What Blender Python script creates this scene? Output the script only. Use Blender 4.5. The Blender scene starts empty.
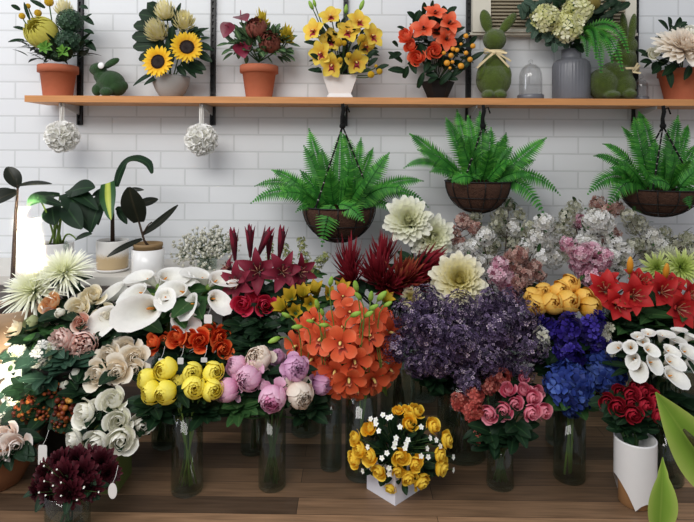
import bpy, math, random
from mathutils import Vector as V, Matrix, Quaternion
PI = math.pi
sin, cos = math.sin, math.cos
C = bpy.context.scene.collection
D = bpy.data
# ------------------------------------------------------------------ camera model
F, CX, HY = 560.0, 347.0, 152.0        # focal length in pixels, principal column, horizon row
DW, H = 2.71, 1.05                     # camera to wall, camera height above the floor
YAW, ROLL = math.radians(0.6), math.radians(0.4)
CAM = V((0, -DW, H))
fwd = V((-sin(YAW), cos(YAW), 0)); r0 = V((cos(YAW), sin(YAW), 0)); u0 = V((0, 0, 1))
RGT = r0*cos(ROLL) + u0*sin(ROLL); UPV = u0*cos(ROLL) - r0*sin(ROLL)
def ray(px, py): return RGT*((px-CX)/F) + UPV*((HY-py)/F) + fwd
def P(px, py, d):
    """point seen at photo pixel (px, py) standing d metres in front of the camera (measured square to the wall)"""
    r = ray(px, py); return CAM + r*(d/r.y)
def PF(px, py, z=0.0):
    r = ray(px, py); return CAM + r*((z-H)/r.z)
# ------------------------------------------------------------------ materials
def lin(h):
    h = h.lstrip('#'); o = []
    for i in (0, 2, 4):
        c = int(h[i:i+2], 16)/255; o.append(c/12.92 if c <= .04045 else ((c+.055)/1.055)**2.4)
    return (*o, 1)
def newmat(name):
    m = D.materials.new(name); m.use_nodes = True; nt = m.node_tree
    b = nt.nodes['Principled BSDF']; return m, nt, b
MATS = {}
def mat(name, stops, rough=.55, noise=.12, nscale=40, bump=0, bscale=120, transl=0, vary=.08, spec=.3, metal=0, sheen=0):
    """stops: colour, or [(pos, colour)...] along the petal's own 't' attribute (base of the petal to its tip)"""
    if name in MATS: return MATS[name]
    m, nt, b = newmat(name); N = nt.nodes; L = nt.links
    if isinstance(stops, str): stops = [(0, stops)]
    at = N.new('ShaderNodeAttribute'); at.attribute_name = 't'
    rp = N.new('ShaderNodeValToRGB'); el = rp.color_ramp.elements
    while len(el) < len(stops): el.new(.5)
    while len(el) > len(stops): el.remove(el[-1])
    for e, (p, c) in zip(el, stops): e.position = p; e.color = lin(c)
    L.new(at.outputs['Fac'], rp.inputs[0])
    tc = N.new('ShaderNodeTexCoord'); nz = N.new('ShaderNodeTexNoise'); nz.inputs['Scale'].default_value = nscale; nz.inputs['Detail'].default_value = 3
    L.new(tc.outputs['Object'], nz.inputs['Vector'])
    oi = N.new('ShaderNodeObjectInfo')
    a = N.new('ShaderNodeMath'); a.operation = 'MULTIPLY_ADD'; a.inputs[1].default_value = noise*2; a.inputs[2].default_value = 1-noise
    L.new(nz.outputs['Fac'], a.inputs[0])
    c2 = N.new('ShaderNodeMath'); c2.operation = 'MULTIPLY_ADD'; c2.inputs[1].default_value = vary*2; c2.inputs[2].default_value = -vary
    L.new(oi.outputs['Random'], c2.inputs[0])
    s = N.new('ShaderNodeMath'); s.operation = 'ADD'; L.new(a.outputs[0], s.inputs[0]); L.new(c2.outputs[0], s.inputs[1])
    hs = N.new('ShaderNodeHueSaturation'); L.new(rp.outputs[0], hs.inputs['Color']); L.new(s.outputs[0], hs.inputs['Value'])
    L.new(hs.outputs[0], b.inputs['Base Color'])
    b.inputs['Roughness'].default_value = rough; b.inputs['Specular IOR Level'].default_value = spec; b.inputs['Metallic'].default_value = metal
    if sheen: b.inputs['Sheen Weight'].default_value = sheen
    if bump:
        n2 = N.new('ShaderNodeTexNoise'); n2.inputs['Scale'].default_value = bscale; n2.inputs['Detail'].default_value = 4
        L.new(tc.outputs['Object'], n2.inputs['Vector'])
        bp = N.new('ShaderNodeBump'); bp.inputs['Strength'].default_value = bump; bp.inputs['Distance'].default_value = .01
        L.new(n2.outputs['Fac'], bp.inputs['Height']); L.new(bp.outputs[0], b.inputs['Normal'])
    if transl:
        tr = N.new('ShaderNodeBsdfTranslucent'); L.new(hs.outputs[0], tr.inputs['Color'])
        mx = N.new('ShaderNodeMixShader'); mx.inputs[0].default_value = transl
        L.new(b.outputs[0], mx.inputs[1]); L.new(tr.outputs[0], mx.inputs[2]); L.new(mx.outputs[0], N['Material Output'].inputs['Surface'])
    MATS[name] = m; return m
def glassmat(name, tint, fac=.03, rough=.06):
    m, nt, b = newmat(name); N = nt.nodes; L = nt.links
    tr = N.new('ShaderNodeBsdfTransparent'); tr.inputs['Color'].default_value = lin(tint)
    gl = N.new('ShaderNodeBsdfGlossy'); gl.inputs['Roughness'].default_value = rough
    lw = N.new('ShaderNodeLayerWeight'); lw.inputs['Blend'].default_value = .12
    ad = N.new('ShaderNodeMath'); ad.operation = 'MULTIPLY_ADD'; ad.inputs[1].default_value = .45; ad.inputs[2].default_value = fac
    L.new(lw.outputs['Facing'], ad.inputs[0])
    mx = N.new('ShaderNodeMixShader'); L.new(ad.outputs[0], mx.inputs[0]); L.new(tr.outputs[0], mx.inputs[1]); L.new(gl.outputs[0], mx.inputs[2])
    L.new(mx.outputs[0], N['Material Output'].inputs['Surface']); N.remove(b); return m
# ------------------------------------------------------------------ mesh builder
class MB:
    def __init__(s): s.v = []; s.f = []; s.m = []; s.t = []
    def grid(s, rows, ts, mi=0, closed=False):
        o = len(s.v); nv = len(rows[0])
        for r, t in zip(rows, ts):
            s.v += r; s.t += (list(t) if hasattr(t, '__len__') else [t]*nv)
        for i in range(len(rows)-1):
            for j in range(nv if closed else nv-1):
                k = (j+1) % nv
                s.f.append((o+i*nv+j, o+i*nv+k, o+(i+1)*nv+k, o+(i+1)*nv+j)); s.m.append(mi)
    def face(s, pts, t=0, mi=0):
        o = len(s.v); s.v += [tuple(p) for p in pts]; s.t += (list(t) if hasattr(t, '__len__') else [t]*len(pts))
        s.f.append(tuple(range(o, o+len(pts)))); s.m.append(mi)
    def box(s, a, b, mi=0, t=0):
        x0, y0, z0 = a; x1, y1, z1 = b; o = len(s.v)
        s.v += [(x0,y0,z0),(x1,y0,z0),(x1,y1,z0),(x0,y1,z0),(x0,y0,z1),(x1,y0,z1),(x1,y1,z1),(x0,y1,z1)]; s.t += [t]*8
        for q in ((0,3,2,1),(4,5,6,7),(0,1,5,4),(1,2,6,5),(2,3,7,6),(3,0,4,7)): s.f.append(tuple(o+i for i in q)); s.m.append(mi)
    def lathe(s, prof, n=24, mi=0, t=0, c=(0,0,0), mod=None):
        rows = []
        for r, z in prof:
            rows.append([(c[0]+r*(mod(2*PI*k/n) if mod else 1)*cos(2*PI*k/n), c[1]+r*(mod(2*PI*k/n) if mod else 1)*sin(2*PI*k/n), c[2]+z) for k in range(n)])
        s.grid(rows, [t]*len(prof), mi, True)
    def tube(s, path, rad, n=6, mi=0, t=0, cap=True):
        path = [V(p) for p in path]; rows = []; m = len(path); nrm = None
        for i, p in enumerate(path):
            T = (path[min(i+1, m-1)]-path[max(i-1, 0)]).normalized()
            if nrm is None:
                nrm = T.cross(V((0, 0, 1)))
                if nrm.length < .05: nrm = T.cross(V((1, 0, 0)))
            nrm = (nrm - T*nrm.dot(T)).normalized(); B = T.cross(nrm)
            r = rad[i] if hasattr(rad, '__len__') else rad
            rows.append([tuple(p + nrm*(r*cos(2*PI*k/n)) + B*(r*sin(2*PI*k/n))) for k in range(n)])
        o = len(s.v); s.grid(rows, [t]*m if not hasattr(t, '__len__') else t, mi, True)
        if cap:
            s.f.append(tuple(range(o+n-1, o-1, -1))); s.m.append(mi)
            e = o+(m-1)*n; s.f.append(tuple(range(e, e+n))); s.m.append(mi)
    def ball(s, c, r, n=10, k=6, mi=0, t=0, sc=(1,1,1), rot=None):
        rows = []
        for i in range(k+1):
            a = PI*i/k; row = []
            for j in range(n):
                q = V((sin(a)*cos(2*PI*j/n)*sc[0], sin(a)*sin(2*PI*j/n)*sc[1], -cos(a)*sc[2]))*r
                if rot: q = rot @ q
                row.append((c[0]+q.x, c[1]+q.y, c[2]+q.z))
            rows.append(row)
        s.grid(rows, [t]*(k+1), mi, True)
    def add(s, o, M, mi=None):
        k = len(s.v); s.v += [tuple(M @ V(p)) for p in o.v]; s.t += o.t
        s.f += [tuple(i+k for i in f) for f in o.f]; s.m += (o.m if mi is None else [mi]*len(o.f))
    def mesh(s, name, mats, smooth=True):
        me = D.meshes.new(name); me.from_pydata([tuple(p) for p in s.v], [], s.f)
        if not isinstance(mats, (list, tuple)): mats = [mats]
        for m in mats: me.materials.append(m)
        me.polygons.foreach_set('material_index', s.m)
        me.polygons.foreach_set('use_smooth', [smooth]*len(s.f))
        at = me.attributes.new('t', 'FLOAT', 'POINT'); at.data.foreach_set('value', s.t)
        me.update(); return me
def ob(name, mesh, parent=None, loc=(0,0,0), rot=None, sc=1.0):
    o = D.objects.new(name, mesh); C.objects.link(o)
    o.location = V(loc) - (parent.location if parent else V((0,0,0)))
    if rot: o.rotation_mode = 'QUATERNION'; o.rotation_quaternion = rot
    o.scale = (sc,)*3 if not hasattr(sc, '__len__') else sc
    if parent: o.parent = parent
    return o
def tag(o, label=None, cat=None, group=None, kind=None):
    if label: o['label'] = label
    if cat: o['category'] = cat
    if group: o['group'] = group
    if kind: o['kind'] = kind
    return o
def root(name, loc, label, cat, group=None):
    o = D.objects.new(name, None); C.objects.link(o); o.location = loc; o.empty_display_size = .05
    return tag(o, label, cat, group)
def part(name, mb, mats, r, smooth=True, label=None):
    """a part whose builder holds world coordinates"""
    q = r.location
    mb.v = [(p[0]-q.x, p[1]-q.y, p[2]-q.z) for p in mb.v]
    o = ob(name, mb.mesh(name, mats, smooth), r, q)
    if label: o['label'] = label
    return o
def single(name, mb, mats, loc, label=None, cat=None, group=None, kind=None, smooth=True):
    q = V(loc); mb.v = [(p[0]-q.x, p[1]-q.y, p[2]-q.z) for p in mb.v]
    return tag(ob(name, mb.mesh(name, mats, smooth), None, q), label, cat, group, kind)
def aim(d, spin=0.0): return V(d).normalized().to_track_quat('Z', 'Y') @ Quaternion((0,0,1), spin)
def bez(a, b, c, n=8):
    a, b, c = V(a), V(b), V(c)
    return [a*((1-i/n)**2) + b*(2*(1-i/n)*i/n) + c*((i/n)**2) for i in range(n+1)]
ORD = 'zeroth first second third fourth fifth sixth seventh eighth ninth tenth eleventh twelfth thirteenth fourteenth fifteenth sixteenth'.split()
# ------------------------------------------------------------------ petals, leaves
def sh_oval(u): return max(.03, sin(PI*(.10+.88*u)))**.7
def sh_point(u): return max(.015, sin(PI*min(1, u)**.75))**.85 + .12*(1-u)*(u < .6)
def sh_spoon(u): return (.22+.78*min(1, u/.65)**1.2) * (1 if u < .65 else math.sqrt(max(.0, 1-((u-.65)/.37)**2)))
def sh_strap(u): return min(1, .5+u*3)*max(.03, (1-u**5))**.6
def petal(mb, phi, L, W, a0, a1, cup=.6, r0=0., z0=0., nu=6, nv=4, shape=sh_oval, ruffle=0., mi=0, rnd=None, t0=0., t1=1., twist=0.):
    r, z = r0, z0; rows = []; ts = []; ca, sa = cos(phi), sin(phi)
    for i in range(nu+1):
        u = i/nu; a = a0+(a1-a0)*u
        if i: r += L/nu*sin(a); z += L/nu*cos(a)
        w = W*shape(u); row = []
        for j in range(nv+1):
            v = 2*j/nv-1
            x = w*sin(v*cup)/cup if cup > .01 else w*v
            q = w*(1-cos(v*cup))/cup if cup > .01 else 0
            if ruffle and rnd: q += ruffle*(rnd.random()-.5)*L*u
            tw = twist*u; x, q = x*cos(tw)-q*sin(tw), x*sin(tw)+q*cos(tw)
            rr = r - cos(a)*q; zz = z + sin(a)*q
            row.append((rr*ca - x*sa, rr*sa + x*ca, zz))
        rows.append(row); ts.append(t0+(t1-t0)*u)
    mb.grid(rows, ts, mi)
def revpetal(mb, phi, psi, prof, dr=.1, nu=6, nv=6, mi=0, ruffle=0, rnd=None, t0=0., t1=1., sag=.2):
    rows = []; ts = []
    for i in range(nu+1):
        u = i/nu; row = []
        wu = psi*(.45+.55*min(1, u*2.2))
        for j in range(nv+1):
            v = 2*j/nv-1; ue = u*(1-sag*v*v*v*v*.9-.05*v*v)
            r, z = prof(ue); r *= 1+dr*v
            if ruffle and rnd: k = ruffle*u*u*(rnd.random()-.5); r += k; z += k
            a = phi+v*wu; row.append((r*cos(a), r*sin(a), z))
        rows.append(row); ts.append(t0+(t1-t0)*u)
    mb.grid(rows, ts, mi)
def blade(mb, A, B, W, up=(0,0,1), arch=.15, fold=.25, nu=8, shape=sh_oval, mi=0, wave=0., nv=4, tip=0.):
    """a leaf from A to B, t = 0 on the midrib and 1 on the edge"""
    A, B, up = V(A), V(B), V(up); L = (B-A).length
    M = (A+B)/2 + up.normalized()*arch*L; pts = bez(A, M, B, nu); rows = []; ts = []
    for i, p in enumerate(pts):
        u = i/nu; T = (pts[min(i+1, nu)]-pts[max(i-1, 0)]).normalized()
        S = T.cross(up)
        if S.length < .05: S = T.cross(V((.3, -1, .2)))
        S.normalize(); N = S.cross(T); w = W*shape(u); row = []
        for j in range(nv+1):
            v = 2*j/nv-1
            row.append(tuple(p + S*(w*v) + N*(abs(v)*w*fold + wave*W*sin(u*17+v*2))))
        rows.append(row); ts.append([abs(2*j/nv-1) for j in range(nv+1)])
    mb.grid(rows, ts, mi)
def quadleaf(mb, A, B, W, up, fold=.2, mi=0, t=0, k=.45):
    A, B = V(A), V(B); T = B-A; S = T.cross(V(up)); S = S.normalized() if S.length > 1e-6 else V((1,0,0)); N = S.cross(T.normalized())
    m = A+T*k
    o = len(mb.v); mb.v += [tuple(A), tuple(m+S*W+N*W*fold), tuple(B), tuple(m-S*W+N*W*fold)]
    mb.t += list(t) if hasattr(t, '__len__') else [t]*4
    mb.f += [(o, o+1, o+2), (o, o+2, o+3)]; mb.m += [mi, mi]
def fib(n, zmin=-1.):
    out = []
    for k in range(n):
        z = 1-(1-zmin)*(k+.5)/n; a = k*2.39996; r = math.sqrt(max(0, 1-z*z)); out.append(V((r*cos(a), r*sin(a), z)))
    return out
# ------------------------------------------------------------------ flower heads (unit size: radius about 1, stem at the origin, facing +z)
def f_rose(seed, n=17, open_=1.25, h=1.15, ruf=.05):
    R = random.Random(seed); mb = MB()
    for k in range(n):
        f = (k+.5)/n; rad = .13+.75*f**.85; rim = .8+(open_-.8)*f*f; hh = h*(1.0-.28*f)+R.uniform(-.04, .04)
        def prof(u, rad=rad, rim=rim, hh=hh, f=f):
            r = rad*(.18+.82*sin(PI/2*min(1, u*1.7)))
            if u > .55: r += rad*(rim-1)*((u-.55)/.45)**2*1.3
            z = hh*(u if f < .75 else u-.28*f*max(0, u-.6)**1.4)
            return r, z
        revpetal(mb, k*2.39996+R.uniform(-.2, .2), .75 if f > .3 else 1.2, prof, dr=.1, nu=7, nv=6, ruffle=ruf, rnd=R, t0=.0, t1=1-.0*f)
    return mb
def f_globe(seed, n=26, ruf=.03, close=.80, outer=.62, guard=0, inner_mi=0, cut=.35, ext=1., psi=.62, sag=.25):
    """ranunculus / peony: nested closing shells"""
    R = random.Random(seed); mb = MB()
    for k in range(n):
        f = (k+.5)/n; rad = .12+.88*f**.7; th1 = PI*(close+(outer-close)*f)+R.uniform(-.05, .05)
        def prof(u, rad=rad, th1=th1, f=f):
            th = .12+(th1-.12)*u; return rad*sin(th), 1.0*ext-rad*cos(th)*ext+(1-rad)*.62*u
        revpetal(mb, k*2.39996, psi if f > .3 else 1.0, prof, dr=.07, nu=7, nv=6, ruffle=ruf*(1.6-f), rnd=R, mi=(inner_mi if f < cut else 0), sag=sag)
    for g in range(guard):
        petal(mb, g*2*PI/guard+R.uniform(-.3, .3), 1.05, .5, 1.25, R.uniform(1.4, 2.0), .5, r0=.15, z0=.12, ruffle=.12, rnd=R, shape=sh_spoon, t0=.5)
    return mb
def f_mum(seed, n=110, w=.13, l0=.35, l1=1.05, curl=-.5, amax=1.75, ruf=0):
    R = random.Random(seed); mb = MB()
    for k in range(n):
        f = (k+.5)/n; a = .08+amax*f**.8
        petal(mb, k*2.39996+R.uniform(-.15, .15), (l0+(l1-l0)*f**.6)*R.uniform(.9, 1.08), w*(.7+.5*f), a*.75, a+curl*(1-f*.6)+R.uniform(-.15, .15), .8, r0=.12*f, z0=.12-.1*f, nu=5, nv=2, shape=sh_spoon if w > .08 else sh_strap, t0=.25*f, t1=.35+.65*f)
    return mb
def f_sun(seed):
    R = random.Random(seed); mb = MB()
    for ring in (0, 1):
        for k in range(17):
            petal(mb, (k+.5*ring)*2*PI/17+R.uniform(-.08, .08), .62*R.uniform(.9, 1.08), .135, 1.35-.12*ring, 1.55-.25*ring+R.uniform(-.15, .15), .5, r0=.38, z0=.02+.04*ring, nu=5, nv=2, shape=sh_point)
    return mb
def f_disc(): 
    mb = MB(); R = random.Random(3)
    mb.lathe([(.44, -.05), (.45, .05), (.36, .11), (.2, .09), (.0, .06)], 20)
    for p in fib(150, .0):
        q = V((p.x*.42, p.y*.42, .08+.03*(1-p.z)));  mb.ball(q, .035, 5, 3, t=R.random())
    return mb
def f_protea(seed, n=46, L=1.5, W=.17):
    R = random.Random(seed); mb = MB()
    for k in range(n):
        f = (k+.5)/n; a = .1+1.0*f
        petal(mb, k*2.39996, L*(.95-.35*f)*R.uniform(.95, 1.05), W, a+.35, a*.35-.15, .7, r0=.1+.25*f, z0=.25*(1-f), nu=6, nv=2, shape=sh_point)
    mb.ball((0,0,.5), .36, 10, 6, t=.2, sc=(1,1,1.3)); return mb
def f_spike(seed, n=46, L=1.9, W=.085, spread=.75):
    R = random.Random(seed); mb = MB()
    for k in range(n):
        f = (k+.5)/n; a = .05+spread*f**.8
        petal(mb, k*2.39996, L*R.uniform(.6, 1.05)*(1-.35*f), W, a+.3, a-.2+R.uniform(-.2, .2), .6, r0=.18*f, z0=.3*(1-f), nu=5, nv=2, shape=sh_point)
    return mb
def f_finger(seed):
    R = random.Random(seed); mb = MB()
    for lay, (n, rad, th) in enumerate(((15, 1., .80), (13, .86, .86), (8, .6, .92))):
        for k in range(n):
            def prof(u, rad=rad, th=th): a = .25+(PI*th-.25)*u; return rad*sin(a), 1.05-rad*cos(a)*1.05
            revpetal(mb, k*2*PI/n+lay*.2+R.uniform(-.05, .05), .23, prof, dr=.0, nu=8, nv=2, t0=R.uniform(0, .3), t1=1)
    return mb
def f_lily(seed, L=1.05, W=.27, a0=.5, a1=1.85, sta=1):
    R = random.Random(seed); mb = MB()
    for k in range(6):
        petal(mb, k*PI/3+R.uniform(-.1, .1), L*R.uniform(.92, 1.05), W*(1 if k % 2 else .8), a0+R.uniform(-.1, .1), a1+R.uniform(-.25, .2), .55, r0=.05, nu=8, nv=4, shape=sh_point)
    if sta:
        for k in range(6):
            a = k*PI/3+.5; p = [(0,0,.1), (.12*cos(a), .12*sin(a), .35), (.28*cos(a), .28*sin(a), .62)]
            mb.tube(p, .012, 4, 1); mb.ball(p[2], .05, 6, 4, 2, sc=(1.6,.8,.8))
        mb.tube([(0,0,.1), (0,0,.45), (.05,0,.75)], .022, 5, 1)
    return mb
def f_bud(L=1., r=.13, mi=0):
    mb = MB(); mb.lathe([(.01, 0), (r*.6, .04*L), (r, .3*L), (r*1.05, .5*L), (r*.85, .75*L), (r*.45, .94*L), (.01, L)], 9, mi, mod=lambda a: 1+.1*cos(3*a))
    n = len(mb.t); mb.t = [min(1, max(0, p[2]/L)) for p in mb.v]; return mb
def f_orchid(seed, full=1., shp=sh_oval):
    R = random.Random(seed); mb = MB()
    for k in range(5):
        a = PI/2+k*2*PI/5; petal(mb, a+R.uniform(-.08, .08), 1.0*R.uniform(.94, 1.05), .36*full if k else .36*full, 1.0, 1.5+R.uniform(-.2, .15), .5, r0=.04, nu=7, nv=4, shape=shp)
    for s in (-1, 1): petal(mb, -PI/2+s*.55, .42, .2, .35, .7, .9, r0=.02, z0=.04, nu=4, nv=3, shape=sh_oval, mi=1)
    petal(mb, -PI/2, .62, .27, .75, 1.9, .7, r0=.05, z0=.05, nu=6, nv=4, shape=sh_spoon, mi=1)
    mb.tube([(0, 0, .05), (0, .03, .22), (0, -.02, .38)], [.09, .08, .06], 6, 2); return mb
def f_calla(seed, flare=.62, tip=.55):
    R = random.Random(seed); mb = MB(); rows = []; ts = []; nu, nv = 9, 20
    for i in range(nu+1):
        u = i/nu; row = []
        for j in range(nv+1):
            th = -PI*1.12+2.24*PI*j/nv; k = (1+cos(min(PI, abs(th))))/2
            r = .05+.15*u**.7+flare*u**2.6*(.5+.5*k); r *= 1+.12*(th/PI)*(1-k)
            z = 1.3*u*(.74+.30*k) + tip*k**3*u**3*.25
            rr = r + tip*k**6*u**3*.62
            if u > .95: z -= .09; rr += .05
            row.append((rr*cos(th), rr*sin(th), z))
        rows.append(row); ts.append(u)
    mb.grid(rows, ts); return mb
def f_spadix():
    mb = MB(); mb.tube([(.0,0,.25), (.01,0,.5), (.04,0,.8), (.07,0,.98)], [.05, .065, .06, .03], 8); return mb
def floret(mb, c, n, s, R, np_=4, mi=0, t=None, cone=.35):
    n = V(n).normalized(); x = n.orthogonal().normalized(); y = n.cross(x); a0 = R.uniform(0, 2*PI); t = R.random() if t is None else t; c = V(c)
    for k in range(np_):
        a = a0+2*PI*k/np_; d = x*cos(a)+y*sin(a); e = -x*sin(a)+y*cos(a); w = s*1.7/np_
        o = len(mb.v); q = d*s*.62
        g = d*s*.9; w2 = w*.72
        mb.v += [tuple(c), tuple(c+q+e*w+n*s*cone), tuple(c+g+e*w2+n*s*cone*.9), tuple(c+g-e*w2+n*s*cone*.9), tuple(c+q-e*w+n*s*cone)]
        mb.t += [max(0, t-.35), t, min(1, t+.15), min(1, t+.15), t]; mb.f.append((o, o+1, o+2, o+3, o+4)); mb.m.append(mi)
def f_hydr(seed, n=110, s=.27):
    R = random.Random(seed); mb = MB()
    for p in fib(n, -.45):
        q = p*R.uniform(.78, 1.06); floret(mb, q+V((0,0,.55)), p+V((R.uniform(-.6,.6), R.uniform(-.6,.6), R.uniform(-.6,.6))), s*R.uniform(.85, 1.15), R, cone=.2)
    mb.ball((0,0,.5), .7, 12, 8, mi=1); return mb
def f_sprig(seed, n=60, L=1., rad=.3, s=.09, np_=4, taper=.6, core=False):
    """panicle of florets along +z from 0 to L"""
    R = random.Random(seed); mb = MB()
    for k in range(n):
        z = L*R.random(); a = R.uniform(0, 2*PI); rr = rad*math.sqrt(R.random())*(1-taper*z/L)*(.5+.5*min(1, z/L*4))
        floret(mb, (rr*cos(a), rr*sin(a), z), (cos(a), sin(a), .5+R.uniform(-.3,.6)), s*R.uniform(.7,1.2), R, np_)
    return mb
def f_anth(seed):
    mb = MB(); petal(mb, 0, 1.6, .78, 1.25, 1.6, .35, r0=-.45, nu=8, nv=6, shape=lambda u: max(.02, (sin(PI*u**.62)))**.8); return mb
# ------------------------------------------------------------------ common materials
def leafmat(name, c0, c1, **k): return mat(name, [(0, c0), (.12, c1), (1, c1)], rough=k.pop('rough', .5), spec=.2, noise=.22, nscale=30, transl=k.pop('transl', .12), **k)
M_LD = leafmat('leaf_dark', '#32502f', '#182f1c'); M_LM = leafmat('leaf_mid', '#5a7a45', '#35592f')
M_LB = leafmat('leaf_bluegreen', '#56705c', '#33503f'); M_LG = leafmat('leaf_bright', '#8fb04a', '#5d8f36')
M_LR = leafmat('leaf_rubber', '#3d3a2c', '#23271f', rough=.3); M_EU = leafmat('leaf_eucalyptus', '#6d8070', '#4a6152')
M_FERN = mat('fern_green', [(0, '#1c5a1e'), (.5, '#3f8c30'), (1, '#74b848')], rough=.45, noise=.3, nscale=14, transl=.2, vary=.18)
M_STEM = mat('stem_green', '#3f5c30', noise=.2); M_STEMD = mat('stem_dark', '#27391f', noise=.2); M_STEML = mat('stem_light', '#6f8a3e', noise=.2)
M_WOODST = mat('twig_brown', '#3b2c22', noise=.3)
M_TERRA = mat('terracotta', '#b96a4c', rough=.8, noise=.14, nscale=16, bump=.15, bscale=60)
M_SOIL = mat('potting_soil', '#2a1d16', rough=.95, noise=.5, nscale=90, bump=.8, bscale=90)
M_MOSS = mat('moss_green', '#4c5e16', rough=.95, noise=.45, nscale=55, bump=.9, bscale=260, sheen=.3)
M_MOSSD = mat('moss_dark_green', '#2a4a22', rough=.95, noise=.4, nscale=55, bump=.9, bscale=260, sheen=.2)
M_CERW = mat('white_ceramic', '#eeecea', rough=.25, noise=.02, spec=.5); M_CERG = mat('grey_ceramic', '#a9a7a4', rough=.4, noise=.05)
M_VASEG = mat('slate_grey_glaze', '#6b6c72', rough=.35, noise=.08, spec=.5); M_BLACKP = mat('black_pot', '#17181a', rough=.4, noise=.1)
M_METALK = mat('black_metal', '#131313', rough=.45, noise=.1, spec=.4); M_METALG = mat('pale_metal', '#b9b9b8', rough=.4, noise=.05, metal=.3)
M_RAFF = mat('raffia_straw', '#e6d3a8', rough=.8, noise=.12); M_ROPE = mat('black_rope', [(0, '#0d0d0d'), (.7, '#161616'), (1, '#bdb9b0')], rough=.9, noise=.2)
M_WHITEPET = mat('white_petal', [(0, '#e9e6d2'), (1, '#f6f4ee')], transl=.18, noise=.05, vary=.03); M_TAG = mat('paper_tag', '#e8e6e2', noise=.04)
GLASS = glassmat('clear_glass', '#e9eeea'); GLASSD = glassmat('dark_water_glass', '#e2eae5', .05)
# ------------------------------------------------------------------ setting
def brickmat(name, c1, c2, mort, bw, rh, msize, ox, oz, rough, axes='XZ', bump=.25, grain=0, off=.5):
    m, nt, b = newmat(name); N = nt.nodes; L = nt.links
    tc = N.new('ShaderNodeTexCoord'); sp = N.new('ShaderNodeSeparateXYZ'); cb = N.new('ShaderNodeCombineXYZ')
    L.new(tc.outputs['Object'], sp.inputs[0])
    for k, a, o in ((0, axes[0], ox), (1, axes[1], oz)):
        ad = N.new('ShaderNodeMath'); ad.operation = 'ADD'; ad.inputs[1].default_value = o
        L.new(sp.outputs[a], ad.inputs[0]); L.new(ad.outputs[0], cb.inputs[k])
    br = N.new('ShaderNodeTexBrick'); L.new(cb.outputs[0], br.inputs['Vector']); br.offset = off
    br.inputs['Color1'].default_value = lin(c1); br.inputs['Color2'].default_value = lin(c2); br.inputs['Mortar'].default_value = lin(mort)
    br.inputs['Scale'].default_value = 1; br.inputs['Brick Width'].default_value = bw; br.inputs['Row Height'].default_value = rh
    br.inputs['Mortar Size'].default_value = msize; br.inputs['Mortar Smooth'].default_value = .3; br.inputs['Bias'].default_value = 0
    col = br.outputs['Color']
    if grain:
        mp = N.new('ShaderNodeMapping'); mp.inputs['Scale'].default_value = (3, 45, 1); L.new(cb.outputs[0], mp.inputs[0])
        nz = N.new('ShaderNodeTexNoise'); nz.inputs['Scale'].default_value = 2; nz.inputs['Detail'].default_value = 6; L.new(mp.outputs[0], nz.inputs['Vector'])
        mr = N.new('ShaderNodeMapRange'); mr.inputs['From Min'].default_value = .3; mr.inputs['From Max'].default_value = .7; mr.inputs['To Min'].default_value = 1-grain; mr.inputs['To Max'].default_value = 1+grain; L.new(nz.outputs['Fac'], mr.inputs[0])
        hs = N.new('ShaderNodeHueSaturation'); L.new(mr.outputs[0], hs.inputs['Value']); L.new(col, hs.inputs['Color']); col = hs.outputs[0]
    L.new(col, b.inputs['Base Color']); b.inputs['Roughness'].default_value = rough; b.inputs['Specular IOR Level'].default_value = .3
    n2 = N.new('ShaderNodeTexNoise'); n2.inputs['Scale'].default_value = 26; L.new(tc.outputs['Object'], n2.inputs['Vector'])
    sub = N.new('ShaderNodeMath'); sub.operation = 'MULTIPLY_ADD'; sub.inputs[1].default_value = -1.; L.new(br.outputs['Fac'], sub.inputs[0])
    ns = N.new('ShaderNodeMath'); ns.operation = 'MULTIPLY'; ns.inputs[1].default_value = .18; L.new(n2.outputs['Fac'], ns.inputs[0]); L.new(ns.outputs[0], sub.inputs[2])
    bp = N.new('ShaderNodeBump'); bp.inputs['Strength'].default_value = bump; bp.inputs['Distance'].default_value = .006
    L.new(sub.outputs[0], bp.inputs['Height']); L.new(bp.outputs[0], b.inputs['Normal']); return m
j = P(283, 127, DW); k = P(347, 135.4, DW)
BW, RH = .2375, .0833
wallm = brickmat('painted_brick', '#e5e7e9', '#e1e3e5', '#d0d2d3', BW, RH, .0045, -j.x+BW*40, -k.z+RH*40+RH*0, .55, bump=.3)
floorm = brickmat('wood_laminate', '#a07d5e', '#43352a', '#1d1611', 1.1, .078, .0010, .85, .154, .42, axes='XY', bump=.15, grain=.3, off=.37)
mb = MB(); mb.box((-4.2, 0, -.1), (4.2, .1, 2.8)); single('wall_back', mb, wallm, (0, 0, 0), kind='structure', smooth=False)
mb = MB(); mb.box((-4.2, -5.5, -.1), (4.2, 0, 0)); single('floor', mb, floorm, (0, 0, 0), kind='structure', smooth=False)
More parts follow.
